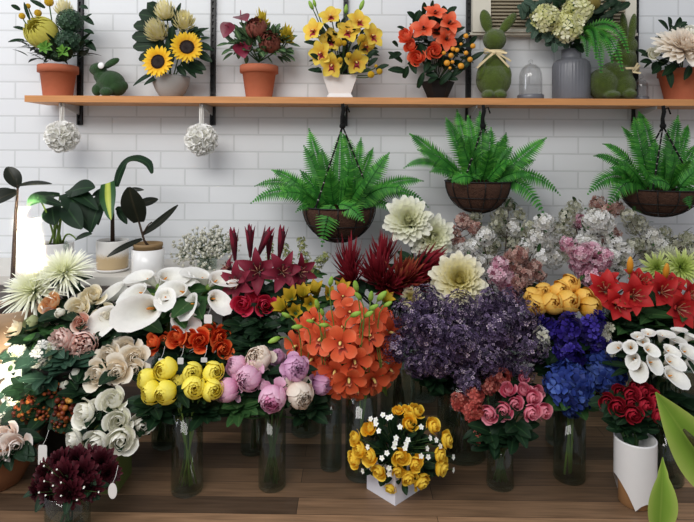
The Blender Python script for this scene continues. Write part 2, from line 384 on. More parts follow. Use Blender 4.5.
# ------------------------------------------------------------------ shelf with its uprights and brackets
DF, DS = 2.49, 2.60
ZS = P(347, 97.2, DF).z; S_ = DS/F
xl, xr = P(24.5, 95, DF).x, 2.6
M_SHELF = brickmat('oak_edge_board', '#cb8f5a', '#c48752', '#b87c4a', 3., .4, .0005, .2, .1, .45, axes='XZ', bump=.02, grain=.12)
mb = MB(); mb.box((xl, -(DW-DF), ZS-.029), (xr, -.022, ZS)); single('wall_shelf', mb, M_SHELF, (xl, -.1, ZS-.029), 'long honey coloured wooden shelf board across the white brick wall', 'shelf', smooth=False)
def upright(px, py_bot, label):
    x = P(px, 60, DW-.012).x; zb = P(px, py_bot, DW-.012).z
    mb = MB(); w = .012; mb.box((x-w, -.018, zb), (x-w+.007, 0, 2.3)); mb.box((x+w-.007, -.018, zb), (x+w, 0, 2.3)); mb.box((x-w, -.008, zb), (x+w, 0, 2.3))
    z = zb+.02
    while z < 2.28: mb.box((x-w+.006, -.0165, z), (x+w-.006, -.006, z+.012)); z += .032
    single('shelf_upright', mb, M_METALK, (x, 0, zb), label, 'shelf upright', 'black slotted uprights holding the shelf', smooth=False)
    return x
ups = [(80, 125, 'black slotted metal upright beside the terracotta pot of yellow banksia'), (213, 125, 'black slotted metal upright right of the sunflower bowl'),
       (345.5, 126, 'black slotted metal upright behind the white vase of yellow orchids'), (468.5, 121, 'black slotted metal upright beside the upright moss rabbit'),
       (635.5, 130, 'black slotted metal upright right of the seated moss rabbit')]
brk = ['leftmost pale metal bracket under the shelf near the moss bunny', 'pale metal bracket under the shelf carrying the second flower ball', 'pale metal bracket under the shelf above the first hanging fern',
       'pale metal bracket under the shelf above the middle hanging fern', 'rightmost pale metal bracket under the shelf above the third fern']
BX = []
for (px, pb, lb), bl in zip(ups, brk):
    x = upright(px, pb, lb); BX.append(x); mb = MB()
    zt = ZS-.0305; yf = -.2
    for sx in (-.0025, .0025):
        mb.face([(x+sx, -.019, zt), (x+sx, yf, zt), (x+sx, yf, zt-.011), (x+sx, -.019, zt-.042)])
    mb.face([(x-.0025, yf, zt-.011), (x+.0025, yf, zt-.011), (x+.0025, -.019, zt-.042), (x-.0025, -.019, zt-.042)]); mb.face([(x-.0025, yf, zt), (x+.0025, yf, zt), (x+.0025, yf, zt-.011), (x-.0025, yf, zt-.011)])
    mb.face([(x-.0025, yf, zt), (x+.0025, yf, zt), (x+.0025, -.019, zt), (x-.0025, -.019, zt)])
    single('shelf_bracket', mb, M_METALG, (x, -.02, zt-.042), bl, 'bracket', 'brackets under the shelf', smooth=False)
# wall air conditioner with louvres
M_CREAM = mat('cream_plastic', '#d9d3c3', rough=.5, noise=.05); M_LOUV = mat('louvre_beige', '#a89d86', rough=.55, noise=.05)
x0, x1 = P(473, 15, 2.65).x, P(637, 15, 2.65).x; zb = P(550, 32, 2.65).z; zt = zb+.42
ac = root('air_conditioner', (x0, 0, zb), 'cream wall air conditioner with louvred grille above the shelf behind the ribbed vase', 'air conditioner')
mb = MB(); mb.box((x0, -.055, zb), (x0+.085, 0, zt)); mb.box((x1-.05, -.055, zb), (x1, 0, zt)); mb.box((x0+.085, -.055, zb), (x1-.05, 0, zb+.016)); mb.box((x0+.085, -.055, zt-.03), (x1-.05, 0, zt))
mb.box((x0-.012, -.045, zb-.012), (x1+.012, 0, zb)); part('case', mb, M_CREAM, ac, False)
mb = MB(); z = zb+.018
while z < zt-.04: mb.face([(x0+.085, -.05, z), (x1-.05, -.05, z), (x1-.05, -.03, z+.016), (x0+.085, -.03, z+.016)]); mb.face([(x0+.085, -.047, z-.002), (x1-.05, -.047, z-.002), (x1-.05, -.05, z), (x0+.085, -.05, z)]); z += .0165
mb.box((x0+.085, -.012, zb+.016), (x1-.05, -.002, zt-.03)); part('louvre_grille', mb, M_LOUV, ac, False)
# ------------------------------------------------------------------ lights, world, camera
w = D.worlds.new('World'); bpy.context.scene.world = w; w.use_nodes = True
w.node_tree.nodes['Background'].inputs[0].default_value = lin('#e6ecf5'); w.node_tree.nodes['Background'].inputs[1].default_value = .60
def area(name, loc, at, sx, sy, power, col, spread=180):
    l = D.lights.new(name, 'AREA'); l.shape = 'RECTANGLE'; l.size = sx; l.size_y = sy; l.energy = power; l.color = lin(col)[:3]; l.spread = math.radians(spread)
    o = D.objects.new(name, l); C.objects.link(o); o.location = loc; o.rotation_mode = 'QUATERNION'; o.rotation_quaternion = (V(at)-V(loc)).to_track_quat('-Z', 'Y'); return o
area('shop_window_light', (-1.15, -3.6, 3.05), (-.25, -.2, 1.0), 2.8, 1.2, 92, '#fefbf7'); area('left_fill_light', (-2.9, -1.5, 2.4), (-1.0, -.6, .8), .9, 1.2, 20, '#f6f8ff')  # second lamp is an added fill brightening the left wall and flowers, no doorway known
bpy.context.scene.cycles.transparent_max_bounces = 32
a = P(28, 243, DW); sd = V((.6, -1, .27)).normalized()
area('sunbeam_wall', a+sd*3.2, a, .04, .28, 4.0, '#ffeccb', 2)
a = P(8, 372, 1.86); area('sunbeam_flowers', a+sd*3.0, a, .09, .22, .35, '#fff0d6', 3)
cam = D.cameras.new('camera'); co = D.objects.new('camera', cam); C.objects.link(co); bpy.context.scene.camera = co
cam.sensor_fit = 'HORIZONTAL'; cam.sensor_width = 36; cam.lens = 36*F/694; cam.shift_y = -(261-HY)/694; cam.shift_x = 0; cam.clip_start = .05
R3 = Matrix((RGT, UPV, -fwd)).transposed(); co.matrix_world = Matrix.Translation(CAM) @ R3.to_4x4()
vs = bpy.context.scene.view_settings; vs.view_transform = 'Standard'; vs.look = 'None'; vs.gamma = 1; vs.exposure = 0.0; vs.use_curve_mapping = False
# ------------------------------------------------------------------ mesh library of flower heads
def cached(fn):
    memo = {}
    def g(key, make, mats, smooth=True):
        if key not in memo: memo[key] = make().mesh(key, mats, smooth)
        return memo[key]
    return g
lib = cached(None)
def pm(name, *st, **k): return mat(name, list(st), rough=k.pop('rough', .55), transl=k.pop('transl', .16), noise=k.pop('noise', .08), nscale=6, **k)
def place(name, mesh, r, px, py, d, rpx, dr, zc=.5, spin=0., sc=None, label=None):
    """a flower head whose visible middle sits at the photo position (px, py), d metres away"""
    R_ = rpx*d/F; dr = V(dr).normalized(); c = P(px, py, d) - dr*(zc*R_)
    o = ob(name, mesh, r, c, aim(dr, spin), R_ if sc is None else tuple(R_*q for q in sc))
    if label: o['label'] = label
    return o, c
def bushy(mb, c, rad, n, L, W, R, amin=-.3, shape=sh_oval, inner=.45, mi=0, front=.0, wob=.5):
    c = V(c)
    for _ in range(n):
        z = R.uniform(amin, 1); a = R.uniform(0, 2*PI); q = math.sqrt(max(0, 1-z*z)); d = V((q*cos(a), q*sin(a)-front, z)).normalized()
        k = R.uniform(inner, 1.); p = c+V((d.x*rad[0], d.y*rad[1], d.z*rad[2]))*k
        e = (d+V((R.uniform(-wob, wob), R.uniform(-wob, wob), R.uniform(-wob, wob)))).normalized()
        l = L*R.uniform(.7, 1.15); blade(mb, p, p+e*l, W*R.uniform(.8, 1.15), up=V((R.uniform(-.4, .4), -.7, .8)), arch=R.uniform(.0, .15), nu=5, nv=2, shape=shape, mi=mi)
def pot_lathe(mb, c, rt, rb, h, rim=.0, rimh=0., mi=0, n=28):
    pr = [(0, 0), (rb, 0), (rb+(rt-rb)*.02, .003)]
    if rim: pr += [(rb+(rt-rim-rb)*1., h-rimh), (rt, h-rimh+.001), (rt, h-.003), (rt-.003, h), (rt-.009, h), (rt-.01, h-.03)]
    else: pr += [(rt, h-.003), (rt-.002, h), (rt-.008, h), (rt-.009, h-.03)]
    mb.lathe(pr, n, mi, c=c); mb.lathe([(rt-.0105, h-.02), (0, h-.016)], n, mi+1, c=c)
def sx(px): return P(px, 97, DS).x
def zpx(py, d=DS, px=347): return P(px, py, d).z
def arrange(name, px, label, cat='flower arrangement'): return root(name, (sx(px), -(DW-DS), ZS), label, cat)
def pxd(px, py, cx, cy, k=.035, up=.15): return V(((px-cx)*k, -1, (cy-py)*k+up))
def stems_to(mb, ends, c, rad=.003, mi=0):
    for e, dr in ends: mb.tube(bez(e, e-V(dr).normalized()*.04, c, 5), rad, 5, mi)
# ================================================================== things on the shelf
R = random.Random(7)
# --- terracotta pot with banksia
def terra_pot(r, px, rt, rb, h):
    mb = MB(); pot_lathe(mb, (sx(px), -(DW-DS), ZS), rt*S_, rb*S_, h*S_, rim=.012, rimh=.034); return part('pot', mb, [M_TERRA, M_SOIL], r)
A = arrange('potted_banksia', 58, 'terracotta pot with a yellow green banksia, small yellow balls and dark foliage'); terra_pot(A, 58, 19, 13.5, 32)
M_FING = pm('banksia_yellow_green', (0, '#a3a23c'), (.5, '#dccf62'), (1, '#d0c95e'))
o, c = place('banksia', lib('banksia_head', lambda: f_finger(2), [M_FING]), A, 42, 33, 2.53, 16, (-.25, -1, .45), 1.0); ends = [(c, (-.25, -1, .45))]
M_PRO = pm('protea_cream', (0, '#e8dfa0'), (.6, '#f1e8b4'), (1, '#f6efcd'))
o, c = place('protea', lib('protea_head', lambda: f_protea(4), [M_PRO]), A, 64, 8, 2.56, 11.5, (.1, -.35, 1), .7, label='pale yellow upright protea'); ends.append((c, (.1, -.3, 1)))
M_BALL = mat('billy_button_yellow', '#e8b722', noise=.25, nscale=90, bump=.8, bscale=300)
def ballmesh():
    mb = MB(); mb.ball((0,0,0), 1, 12, 8); return mb
BALL = lib('ball_bloom', ballmesh, [M_BALL])
for (x, y, r) in ((22, 16, 3.2), (38, 13, 3.6), (49, 2, 4.5), (28, 6, 2.6)):
    o, c = place('billy_button', BALL, A, x, y, 2.55, r, (0, -1, .4), 0); ends.append((c, (0, -.3, 1)))
mb = MB(); cc = P(58, 60, DS); stems_to(mb, ends, cc); part('stem', mb, M_STEM, A)
mb = MB()
for (x, y, rr) in ((70, 22, 13), (68, 43, 14), (58, 52, 12)):
    p = P(x, y, 2.56); s = rr*S_; mb.ball(p, s*.82, 14, 10, t=.2)
    for q in fib(90, -.6): floret(mb, p+q*s*.9, q, .012, R, 4, t=R.random())
part('sedum', mb, mat('sedum_dark', [(0, '#1f3626'), (1, '#3c5a3e')], noise=.2), A)
mb = MB()
for _ in range(85):
    a = R.uniform(-2.9, -.2); x = 58+R.uniform(-30, 26); y = 52+R.uniform(-10, 9); p = P(x, y, 2.56+R.uniform(-.06, .05)); q = V(((x-58)*.03, R.uniform(-1, .6), R.uniform(-.25, .5))).normalized()
    blade(mb, p, p+q*R.uniform(.045, .08), .011, arch=.1, nu=5, nv=2, shape=sh_point)
for x, y, x2, y2, w in ((20, 10, 11, 5, .012), (26, 30, 13, 27, .010), (24, 40, 8, 42, .010), (82, 16, 94, 25, .014), (85, 40, 96, 51, .015), (84, 30, 94, 34, .012), (80, 6, 88, 9, .012), (45, 8, 30, 0, .012), (84, 20, 92, 14, .01), (86, 46, 93, 40, .01), (30, 20, 24, 2, .008)):
    blade(mb, P(x, y, 2.55), P(x2, y2, 2.53), w, up=(0, -1, .6), arch=.1, nu=6, nv=2)
part('foliage', mb, M_LD, A)
for cx_, cy_, n_ in ((45, 47, 7), (63, 51, 5)):
    mb = MB()
    for k in range(n_):
        a = 2*PI*k/n_+.4; blade(mb, P(cx_, cy_, 2.5), P(cx_+8.5*cos(a), cy_-7*sin(a), 2.485), .012, up=(0, -1, .3), nu=5, nv=2, shape=sh_point)
    part('leaf_rosette', mb, M_LG, A, label='light green leaf rosette')
# --- moss rabbits (one continuous body each, remeshed)
def rabbit(name, label, balls, m, vox=.0035):
    mb = MB()
    for (p, s, rot) in balls: mb.ball(p, 1, 22, 14, sc=s, rot=rot)
    lo = min(v[2] for v in mb.v); o = mb
    return mb
def mossthing(name, px, d, label, balls, m, extra=None):
    r = root(name, (P(px, 97, d).x, -(DW-d), ZS), label, 'ornament')
    mb = MB()
    for (x, y, dd, sx_, sy_, sz_, roll) in balls:
        p = P(x, y, d+dd); k = d/F
        mb.ball(p, 1, 22, 14, sc=(sx_*k, sy_*k, sz_*k), rot=Matrix.Rotation(math.radians(roll), 3, 'Y'))
    mb.v = [(v[0], v[1], max(v[2], ZS+.001)) for v in mb.v]
    b = part('body', mb, m, r)
    md = b.modifiers.new('fuse', 'REMESH'); md.mode = 'VOXEL'; md.voxel_size = .004; md.use_smooth_shade = True
    m2 = b.modifiers.new('soften', 'SMOOTH'); m2.iterations = 6; m2.factor = .5
    return r
b1 = mossthing('moss_bunny', 108, 2.57, 'small dark green moss bunny crouching on the shelf with a white eye', [
    (111, 83, 0, 14, 12, 12.5, 10), (117, 87, .0, 9, 11, 9, 0), (101, 76, -.01, 7, 7, 7.5, 0), (98, 69, -.015, 8.5, 7, 6.3, -15), (112, 62.5, -.03, 8.5, 2.6, 3.6, -28), (110, 64, .03, 8, 2.4, 3.2, -35), (97, 90, -.02, 5, 5, 6, 0), (106, 92, -.05, 6.5, 5, 4.5, 0), (124, 86, 0, 4, 5, 5, 0)], M_MOSSD)
mb = MB(); mb.ball(P(101, 65.5, 2.515), 3.2*S_, 14, 8, sc=(1, .35, 1)); part('eye', mb, M_CERW, b1, label='round white eye')
b2 = mossthing('moss_rabbit', 494, 2.58, 'tall green moss rabbit standing upright on the shelf with a straw bow', [
    (493.5, 80, 0, 17.5, 15, 17.5, 0), (494, 64, 0, 12, 11, 12, 0), (494.5, 40, 0, 11.5, 10.5, 11, 0), (486, 21, .0, 6, 3.4, 12, -14), (508, 23, 0, 5, 3.4, 13, 38), (488, 95, -.055, 6.5, 9, 5, 0), (500, 95, -.055, 6.5, 9, 5, 0), (481, 72, -.03, 4, 5, 9, 15), (507, 72, -.03, 4, 5, 9, -15)], M_MOSS)
def strap(mb, pts, d, w, R=None):
    P3 = [P(x, y, dd) for x, y, dd in pts]
    n = len(P3)
    for i in range(n-1): 
        a, b = P3[i], P3[i+1]; t = (b-a).normalized(); s = t.cross(V((0, -1, 0))).normalized()*w
        mb.face([a-s, b-s, b+s, a+s]); mb.face([a-s+V((0,.002,0)), a+s+V((0,.002,0)), b+s+V((0,.002,0)), b-s+V((0,.002,0))])
mb = MB(); dd = 2.50
for pts in (((494, 52), (477, 68)), ((494, 53), (479, 65)), ((495, 52), (509, 67)), ((496, 52), (511, 61)), ((494, 52), (484, 48.5)), ((484, 48.5), (494, 54)), ((495, 53), (507, 53)), ((507, 53), (496, 51))):
    strap(mb, [(x, y, dd+(.0 if i == 0 else .02)) for i, (x, y) in enumerate(pts)], dd, .0042)
mb.ball(P(494.5, 52.5, dd), .009, 8, 6)
for k in range(16):
    a0, a1 = k*PI/8, (k+1)*PI/8; c0 = P(494, 52, 2.58); q = 10.5*S_
    mb.face([c0+V((q*cos(a0), q*.95*sin(a0), -.004)), c0+V((q*cos(a1), q*.95*sin(a1), -.004)), c0+V((q*cos(a1), q*.95*sin(a1), .004)), c0+V((q*cos(a0), q*.95*sin(a0), .004))])
part('straw_bow', mb, M_RAFF, b2, False)
b3 = mossthing('moss_hare', 613, 2.58, 'large green moss rabbit sitting beneath fern fronds right of the ribbed vase', [
    (603, 84, 0, 15, 15, 16, 0), (622, 86, -.01, 13, 12, 14, 0), (616, 74, 0, 16, 13, 12, 15), (624, 60, 0, 12, 11, 13, 10), (627, 46, 0, 10, 9, 10, 0), (632, 30, -.03, 4, 3, 17, 8), (624, 28, .03, 4, 3, 16, -6), (629, 94, -.05, 7, 8, 5, 0), (612, 95, -.05, 8, 8, 4, 0)], M_MOSS)
mb = MB()
c0 = P(625, 70, 2.58); q = 13*S_
for k in range(20):
    a0, a1 = k*PI/10, (k+1)*PI/10
    f_ = lambda a, z: c0+V((q*cos(a), q*.95*sin(a), z+.006*cos(a)*0))
    mb.face([f_(a0, -.005), f_(a1, -.005), f_(a1, .005), f_(a0, .005)])
strap(mb, [(633, 72, 2.52), (640, 65, 2.52)], 2.5, .004); strap(mb, [(633, 72, 2.52), (641, 73, 2.51)], 2.5, .004); strap(mb, [(633, 71, 2.52), (638, 63, 2.52)], 2.5, .004)
part('straw_ribbon', mb, M_RAFF, b3, False)
# --- glass cloches
GLASSC = glassmat('cloche_glass', '#f8f8f8')
def cloche(px, w, top, d, label):
    x = P(px, 97, d).x; y = -(DW-d); s = d/F; r = root('glass_cloche', (x, y, ZS), label, 'cloche', 'glass cloches on the shelf')
    mb = MB(); mb.lathe([(0, 0), (w*.56*s, 0), (w*.57*s, .006), (w*.57*s, 4.2*s), (w*.55*s, 5*s), (0, 5*s)], 32, c=(x, y, ZS)); part('base', mb, M_VASEG, r)
    h = (95-top)*s-5*s; q = w*.5*s; pr = [(q, 0), (q, h*.55), (q*.96, h*.68), (q*.8, h*.84), (q*.5, h*.95), (q*.2, h*.99), (.004, h)]
    mb = MB(); mb.lathe(pr, 32, c=(x, y, ZS+5*s+.001)); mb.lathe([(max(.001, a-.002), b-.002) for a, b in pr][::-1], 32, c=(x, y, ZS+5*s+.001)); part('dome', mb, GLASSC, r)
    mb = MB(); mb.ball((x, y, ZS+5*s+h+.010), .011, 12, 8, sc=(1, 1, 1)); mb.lathe([(.006, 0), (.005, .006)], 10, c=(x, y, ZS+5*s+h-.002)); part('knob', mb, GLASSC, r)
cloche(530.5, 22.5, 59, 2.57, 'small glass dome cloche on grey base between upright rabbit and ribbed vase')
cloche(641, 13, 72, 2.63, 'narrow glass cloche half hidden behind the seated moss rabbit')
# --- grey bowl with sunflowers
A = arrange('sunflower_bowl', 171, 'round grey bowl with two sunflowers, cream proteas and a split monstera leaf'); cb = (sx(171), -(DW-DS), ZS); s = S_
mb = MB(); mb.lathe([(0, 0), (9*s, 0), (10*s, .004), (14.5*s, 7*s), (17.6*s, 14*s), (18.6*s, 20*s), (18.2*s, 22*s), (17.4*s, 21*s), (16*s, 14*s), (0, 13*s)], 32, c=cb); part('bowl', mb, M_CERG, A)
M_SUN = pm('sunflower_yellow', (0, '#e39a10'), (.45, '#f6c21c'), (1, '#fbd437')); M_SEED = mat('sunflower_disc', [(0, '#1c0f0c'), (1, '#3a2118')], noise=.2)
SUN = lib('sunflower_petals', lambda: f_sun(1), [M_SUN]); DISC = lib('sunflower_disc', f_disc, [M_SEED]); ends = []
for x, y, dr in ((158.5, 62, (-.12, -1, .1)), (187, 47.5, (.2, -1, .2))):
    o, c = place('sunflower', SUN, A, x, y, 2.49, 16.5, dr, 0, spin=x); ds = ob('seed_disc', DISC, None, (0,0,0)); ds.parent = o; ends.append((c, dr))
PRO = lib('protea_head', None, None)
for x, y, r, dr in ((165, 9, 13.5, (-.05, -.6, 1)), (156, 29, 15, (-.2, -.9, .6)), (184, 20, 13.5, (.2, -.9, .6))):
    o, c = place('protea', PRO, A, x, y, 2.53, r, dr, .75, spin=x); ends.append((c, dr))
mb = MB(); stems_to(mb, ends, V(cb)+V((0, 0, 14*s))); part('stem', mb, M_STEM, A)
# monstera leaf with slots
mb = MB(); 
for (x, y, x2, y2, w) in ((148, 40, 155, 4, 8), ):
    pass
top = [(160, 12, 148, 4, .028), (158, 18, 139, 14, .031), (158, 26, 133.5, 26, .028), (158, 36, 132, 37, .029), (160, 45, 133, 47, .028), (162, 50, 139, 60, .026)]
for x, y, x2, y2, w in top: blade(mb, P(x, y, 2.58), P(x2, y2, 2.56), w, up=(0, -1, .1), arch=.06, fold=.1, nu=6, shape=lambda u: .8*max(0, 1-u**5)**.5+.2)
blade(mb, P(150, 2, 2.59), P(163, 56, 2.58), .03, up=(0, -1, .1), arch=.05, nu=8)
part('monstera_leaf', mb, M_LD, A)
mb = MB(); bushy(mb, P(178, 50, 2.6), (.12, .05, .12), 46, .07, .018, R, -.5)
for x, y, x2, y2, w in ((160, 70, 133, 86, .012), (166, 74, 144, 85, .014), (190, 62, 206, 70, .022), (186, 66, 203, 74, .02), (196, 52, 212, 62, .02), (193, 36, 209, 28, .01), (190, 34, 200, 30, .012), (197, 40, 210, 38, .01), (176, 30, 172, 6, .016), (176, 24, 181, 3, .014), (172, 44, 172, 26, .018), (170, 56, 168, 38, .016), (182, 62, 196, 78, .016), (178, 66, 186, 76, .016), (175, 50, 170, 70, .018), (200, 44, 212, 50, .014), (172, 20, 160, 20, .012), (178, 40, 186, 30, .014), (192, 30, 204, 36, .012)):
    blade(mb, P(x, y, 2.55), P(x2, y2, 2.53), w, up=(R.uniform(-.3, .3), -1, .5), arch=.12, nu=7)
part('foliage', mb, M_LD, A)
# --- terracotta pot with anthuriums
A = arrange('potted_anthurium', 259, 'terracotta pot with burgundy anthuriums, rusty proteas and yellow leucadendrons'); terra_pot(A, 259, 19.2, 12.8, 33)
M_AN = pm('anthurium_burgundy', (0, '#641a2c'), (.7, '#7a2438'), (1, '#9a465c'), rough=.3); ANT = lib('anthurium_spathe', lambda: f_anth(1), [M_AN]); ends = []
SPX = lib('spadix_mesh', f_spadix, [mat('spadix_orange', '#d98a35', noise=.15)]); SPR = lib('spadix_red', f_spadix, [mat('spadix_red_tone', '#a02f4a', noise=.15)])
for x, y, r, dr, sp in ((229, 27, 11, (-.25, -1, .1), -1.9), (241, 18, 11.5, (.05, -.7, .8), -1.0), (243, 47, 13, (-.1, -1, .35), -1.3)):
    o, c = place('anthurium', ANT, A, x, y, 2.52, r, dr, .0, spin=sp); s2 = ob('spadix', SPR, None, (0,0,0), sc=(.8, .8, .8)); s2.parent = o; ends.append((c, dr))
M_RUST = pm('protea_rust', (0, '#54262a'), (.7, '#7d4038'), (1, '#8e5346')); RUST = lib('rust_protea', lambda: f_globe(8, n=34, ruf=.12, close=.85, outer=.7), [M_RUST])
for x, y, r, dr in ((257, 29, 11.5, (0, -1, .6)), (270, 43, 12, (.15, -1, .3))): o, c = place('protea', RUST, A, x, y, 2.53, r, dr, .9); ends.append((c, dr))
M_LEU = pm('leucadendron_yellow', (0, '#8c8a2e'), (.5, '#c9b533'), (1, '#e8cf4a')); LEU = lib('leucadendron', lambda: f_spike(5, 22, 1.6, .22, .9), [M_LEU])
for x, y, r, dr in ((262, 18, 11.5, (.1, -.6, 1)), (287, 34, 13.5, (.35, -.8, .7))): o, c = place('leucadendron', LEU, A, x, y, 2.54, r, dr, .8); ends.append((c, dr))
mb = MB(); stems_to(mb, ends, P(259, 62, DS)); part('stem', mb, M_STEM, A)
mb = MB(); bushy(mb, P(259, 48, 2.57), (.15, .08, .09), 190, .055, .013, R, -.45, front=.2); part('foliage', mb, mat('leaf_anthurium_mix', [(0, '#7d9468'), (.3, '#4c6b42'), (1, '#304d2f')], transl=.1, noise=.3), A)
# --- white vase with yellow orchids
A = arrange('orchid_vase', 340, 'white square tapered vase with yellow red-throated orchids and yellow berries'); x, y = sx(340), -(DW-DS)
mb = MB(); s = S_
def sq(hw, z): return [(x-hw, y-hw*.8, z), (x+hw, y-hw*.8, z), (x+hw, y+hw*.8, z), (x-hw, y+hw*.8, z)]
lv = [(12.6, 0), (12.6, 2.2), (11.3, 4.2), (10.8, 5.2), (17.2, 23), (16.6, 23), (15, 18)]
for (a, za), (b, zb_) in zip(lv, lv[1:]):
    q0, q1 = sq(a*s, ZS+za*s), sq(b*s, ZS+zb_*s)
    for i in range(4): mb.face([q0[i], q0[(i+1) % 4], q1[(i+1) % 4], q1[i]])
mb.face(sq(15*s, ZS+18*s)); part('vase', mb, M_CERW, A, False)
M_OY = pm('orchid_yellow', (0, '#d98a2e'), (.3, '#ecc043'), (.75, '#f0d050'), (1, '#e3cf58')); M_OL = pm('orchid_lip_red', (0, '#7c1c2a'), (.6, '#a53040'), (1, '#c9616a')); M_OC = mat('orchid_column', '#e9cf7a')
OYEL = [lib('yellow_orchid_%d' % i, lambda i=i: f_orchid(i, 1.22), [M_OY, M_OL, M_OC]) for i in (1, 2, 3)]; ends = []
for i, (px, py) in enumerate(((331, 17), (314, 31), (348, 32), (331, 41), (359, 22), (321, 53), (332, 65), (356, 62), (372, 36), (365, 46))):
    dr = pxd(px, py, 342, 42, .022, .1); o, c = place('orchid', OYEL[i % 3], A, px, py, 2.50+(.03 if i in (3, 9) else 0)+.02*(abs(px-342)/30)**2, 13.2 if i != 9 else 12, dr, .1, spin=R.uniform(-.3, .3)); ends.append((c, dr))
for px, py, r in ((339, 42.5, 4.2), (344, 43, 3), (362, 38, 4.2), (349, 55, 3.1), (340, 60, 2.9), (371, 74.5, 3.6), (379.5, 71.5, 3.2), (376, 66, 1.8)):
    o, c = place('yellow_berry', BALL, A, px, py, 2.46, r, (0, -1, 0), 0); ends.append((c, (0, -.6, .5)))
M_OB = pm('orchid_bud_green', (0, '#7fae3a'), (.6, '#a5c95a'), (1, '#8dbb45')); OBUD = lib('orchid_bud', lambda: f_bud(1, .2), [M_OB])
for px, py, r, dr in ((311, 5, 6, (-.5, -.4, 1)), (314.5, 3, 5, (-.3, -.4, 1)), (346, 9, 6, (.1, -.4, 1)), (362, 5, 6.5, (.4, -.3, 1))):
    o, c = place('orchid_bud', OBUD, A, px, py, 2.54, r*1.6, dr, .5); ends.append((c, dr))
mb = MB(); stems_to(mb, ends, P(341, 74, DS), .0025); part('stem', mb, M_STEM, A)
mb = MB(); bushy(mb, P(342, 50, 2.58), (.13, .07, .12), 110, .05, .013, R, -.6, front=.1)
for q in ((318, 45, 304, 42), (320, 60, 310, 54), (322, 72, 308, 70), (320, 68, 316, 72), (366, 60, 376, 50), (368, 66, 378, 58), (376, 70, 389, 65), (360, 72, 372, 70), (368, 54, 379, 52)): blade(mb, P(q[0], q[1], 2.52), P(q[2], q[3], 2.5), .013, up=(0, -1, .5), nu=6)
part('foliage', mb, M_LD, A)
# --- black pot with orange flowers
A = arrange('orange_flower_pot', 438, 'black faceted pot with orange lilies, orange roses and amber berries'); x, y = sx(437.5), -(DW-DS)
mb = MB(); mb.lathe([(0, 0), (9.5*s, 0), (10*s, 2*s), (17*s, 18*s), (16*s, 18*s), (9*s, 4*s), (0, 14*s)], 6, c=(x, y, ZS)); part('pot', mb, M_BLACKP, A, False)
M_OO = pm('orange_lily', (0, '#c9401c'), (.5, '#ee5f38'), (1, '#f58a66')); M_OT = mat('stamen_dark', '#3a1a14')
OLIL = [lib('orange_lily_%d' % i, lambda i=i: f_orchid(i, 1.05), [M_OO, pm('orange_lip', (0, '#b5402a'), (1, '#e07850')), M_OT]) for i in (5, 6)]; ends = []
M_OR = pm('orange_rose', (0, '#d84a28'), (.6, '#f06a44'), (1, '#f47e5a')); OROS = [lib('orange_rose_%d' % i, lambda i=i: f_rose(i), [M_OR]) for i in (1, 2)]
for i, (px, py, r) in enumerate(((424, 28, 14), (435, 13, 12.5), (449, 23, 13.5), (446, 39, 13), (437, 31, 10))):
    dr = pxd(px, py, 436, 32, .03, .2); o, c = place('orange_lily', OLIL[i % 2], A, px, py, 2.5+(.03 if i == 4 else 0), r, dr, .1, spin=i); ends.append((c, dr))
for i, (px, py, r) in enumerate(((405, 35, 9.5), (410, 46, 8), (417, 58, 9.5), (434.5, 51, 9.5))):
    dr = pxd(px, py, 436, 52, .025, .15); o, c = place('orange_rose', OROS[i % 2], A, px, py, 2.5, r, dr, .7, spin=i); ends.append((c, dr))
M_AMB = mat('amber_berry', '#dd9a33', rough=.35, noise=.15); AMB = lib('amber_berry', ballmesh, [M_AMB])
for px, py, r in ((451, 55.5, 2.8), (447, 63, 3.2), (461, 66, 3.2), (470, 59.5, 2.8), (466, 36, 2.6), (473, 46, 2.7), (466, 53, 2.4), (453, 49, 2.4), (457, 50, 2.4), (444, 53, 2.2), (452.5, 62, 2), (450, 68, 1.6), (461, 44, 1.6)):
    o, c = place('amber_berry', AMB, A, px, py, 2.49, r, (0, -1, 0), 0); ends.append((c, (0, -.4, .6)))
mb = MB(); stems_to(mb, ends, P(437, 82, DS), .0022); part('stem', mb, M_STEMD, A)
mb = MB(); bushy(mb, P(437, 46, 2.6), (.12, .06, .15), 130, .065, .02, R, -.7)
for q in ((402, 62, 388, 52, .014), (406, 72, 388, 70, .018), (404, 78, 408, 66, .014), (416, 20, 407, 12, .016), (414, 24, 420, 10, .016), (406, 30, 397, 27, .01), (424, 14, 424, 2, .012), (431, 10, 433, 0, .008), (398, 46, 392, 42, .014), (401, 53, 389, 59, .016), (426, 74, 438, 77, .016), (428, 82, 437, 78, .014), (424, 72, 436, 68, .014), (455, 74, 472, 60, .016), (452, 76, 466, 66, .016), (440, 84, 452, 72, .016), (468, 62, 484, 52, .013), (470, 44, 477, 36, .012), (410, 62, 416, 74, .016), (446, 78, 458, 80, .014), (430, 60, 424, 72, .015), (420, 44, 426, 56, .016), (418, 88, 424, 72, .014)): blade(mb, P(q[0], q[1], 2.53), P(q[2], q[3], 2.5), q[4], up=(0, -1, .4), nu=6)
part('foliage', mb, M_LD, A)
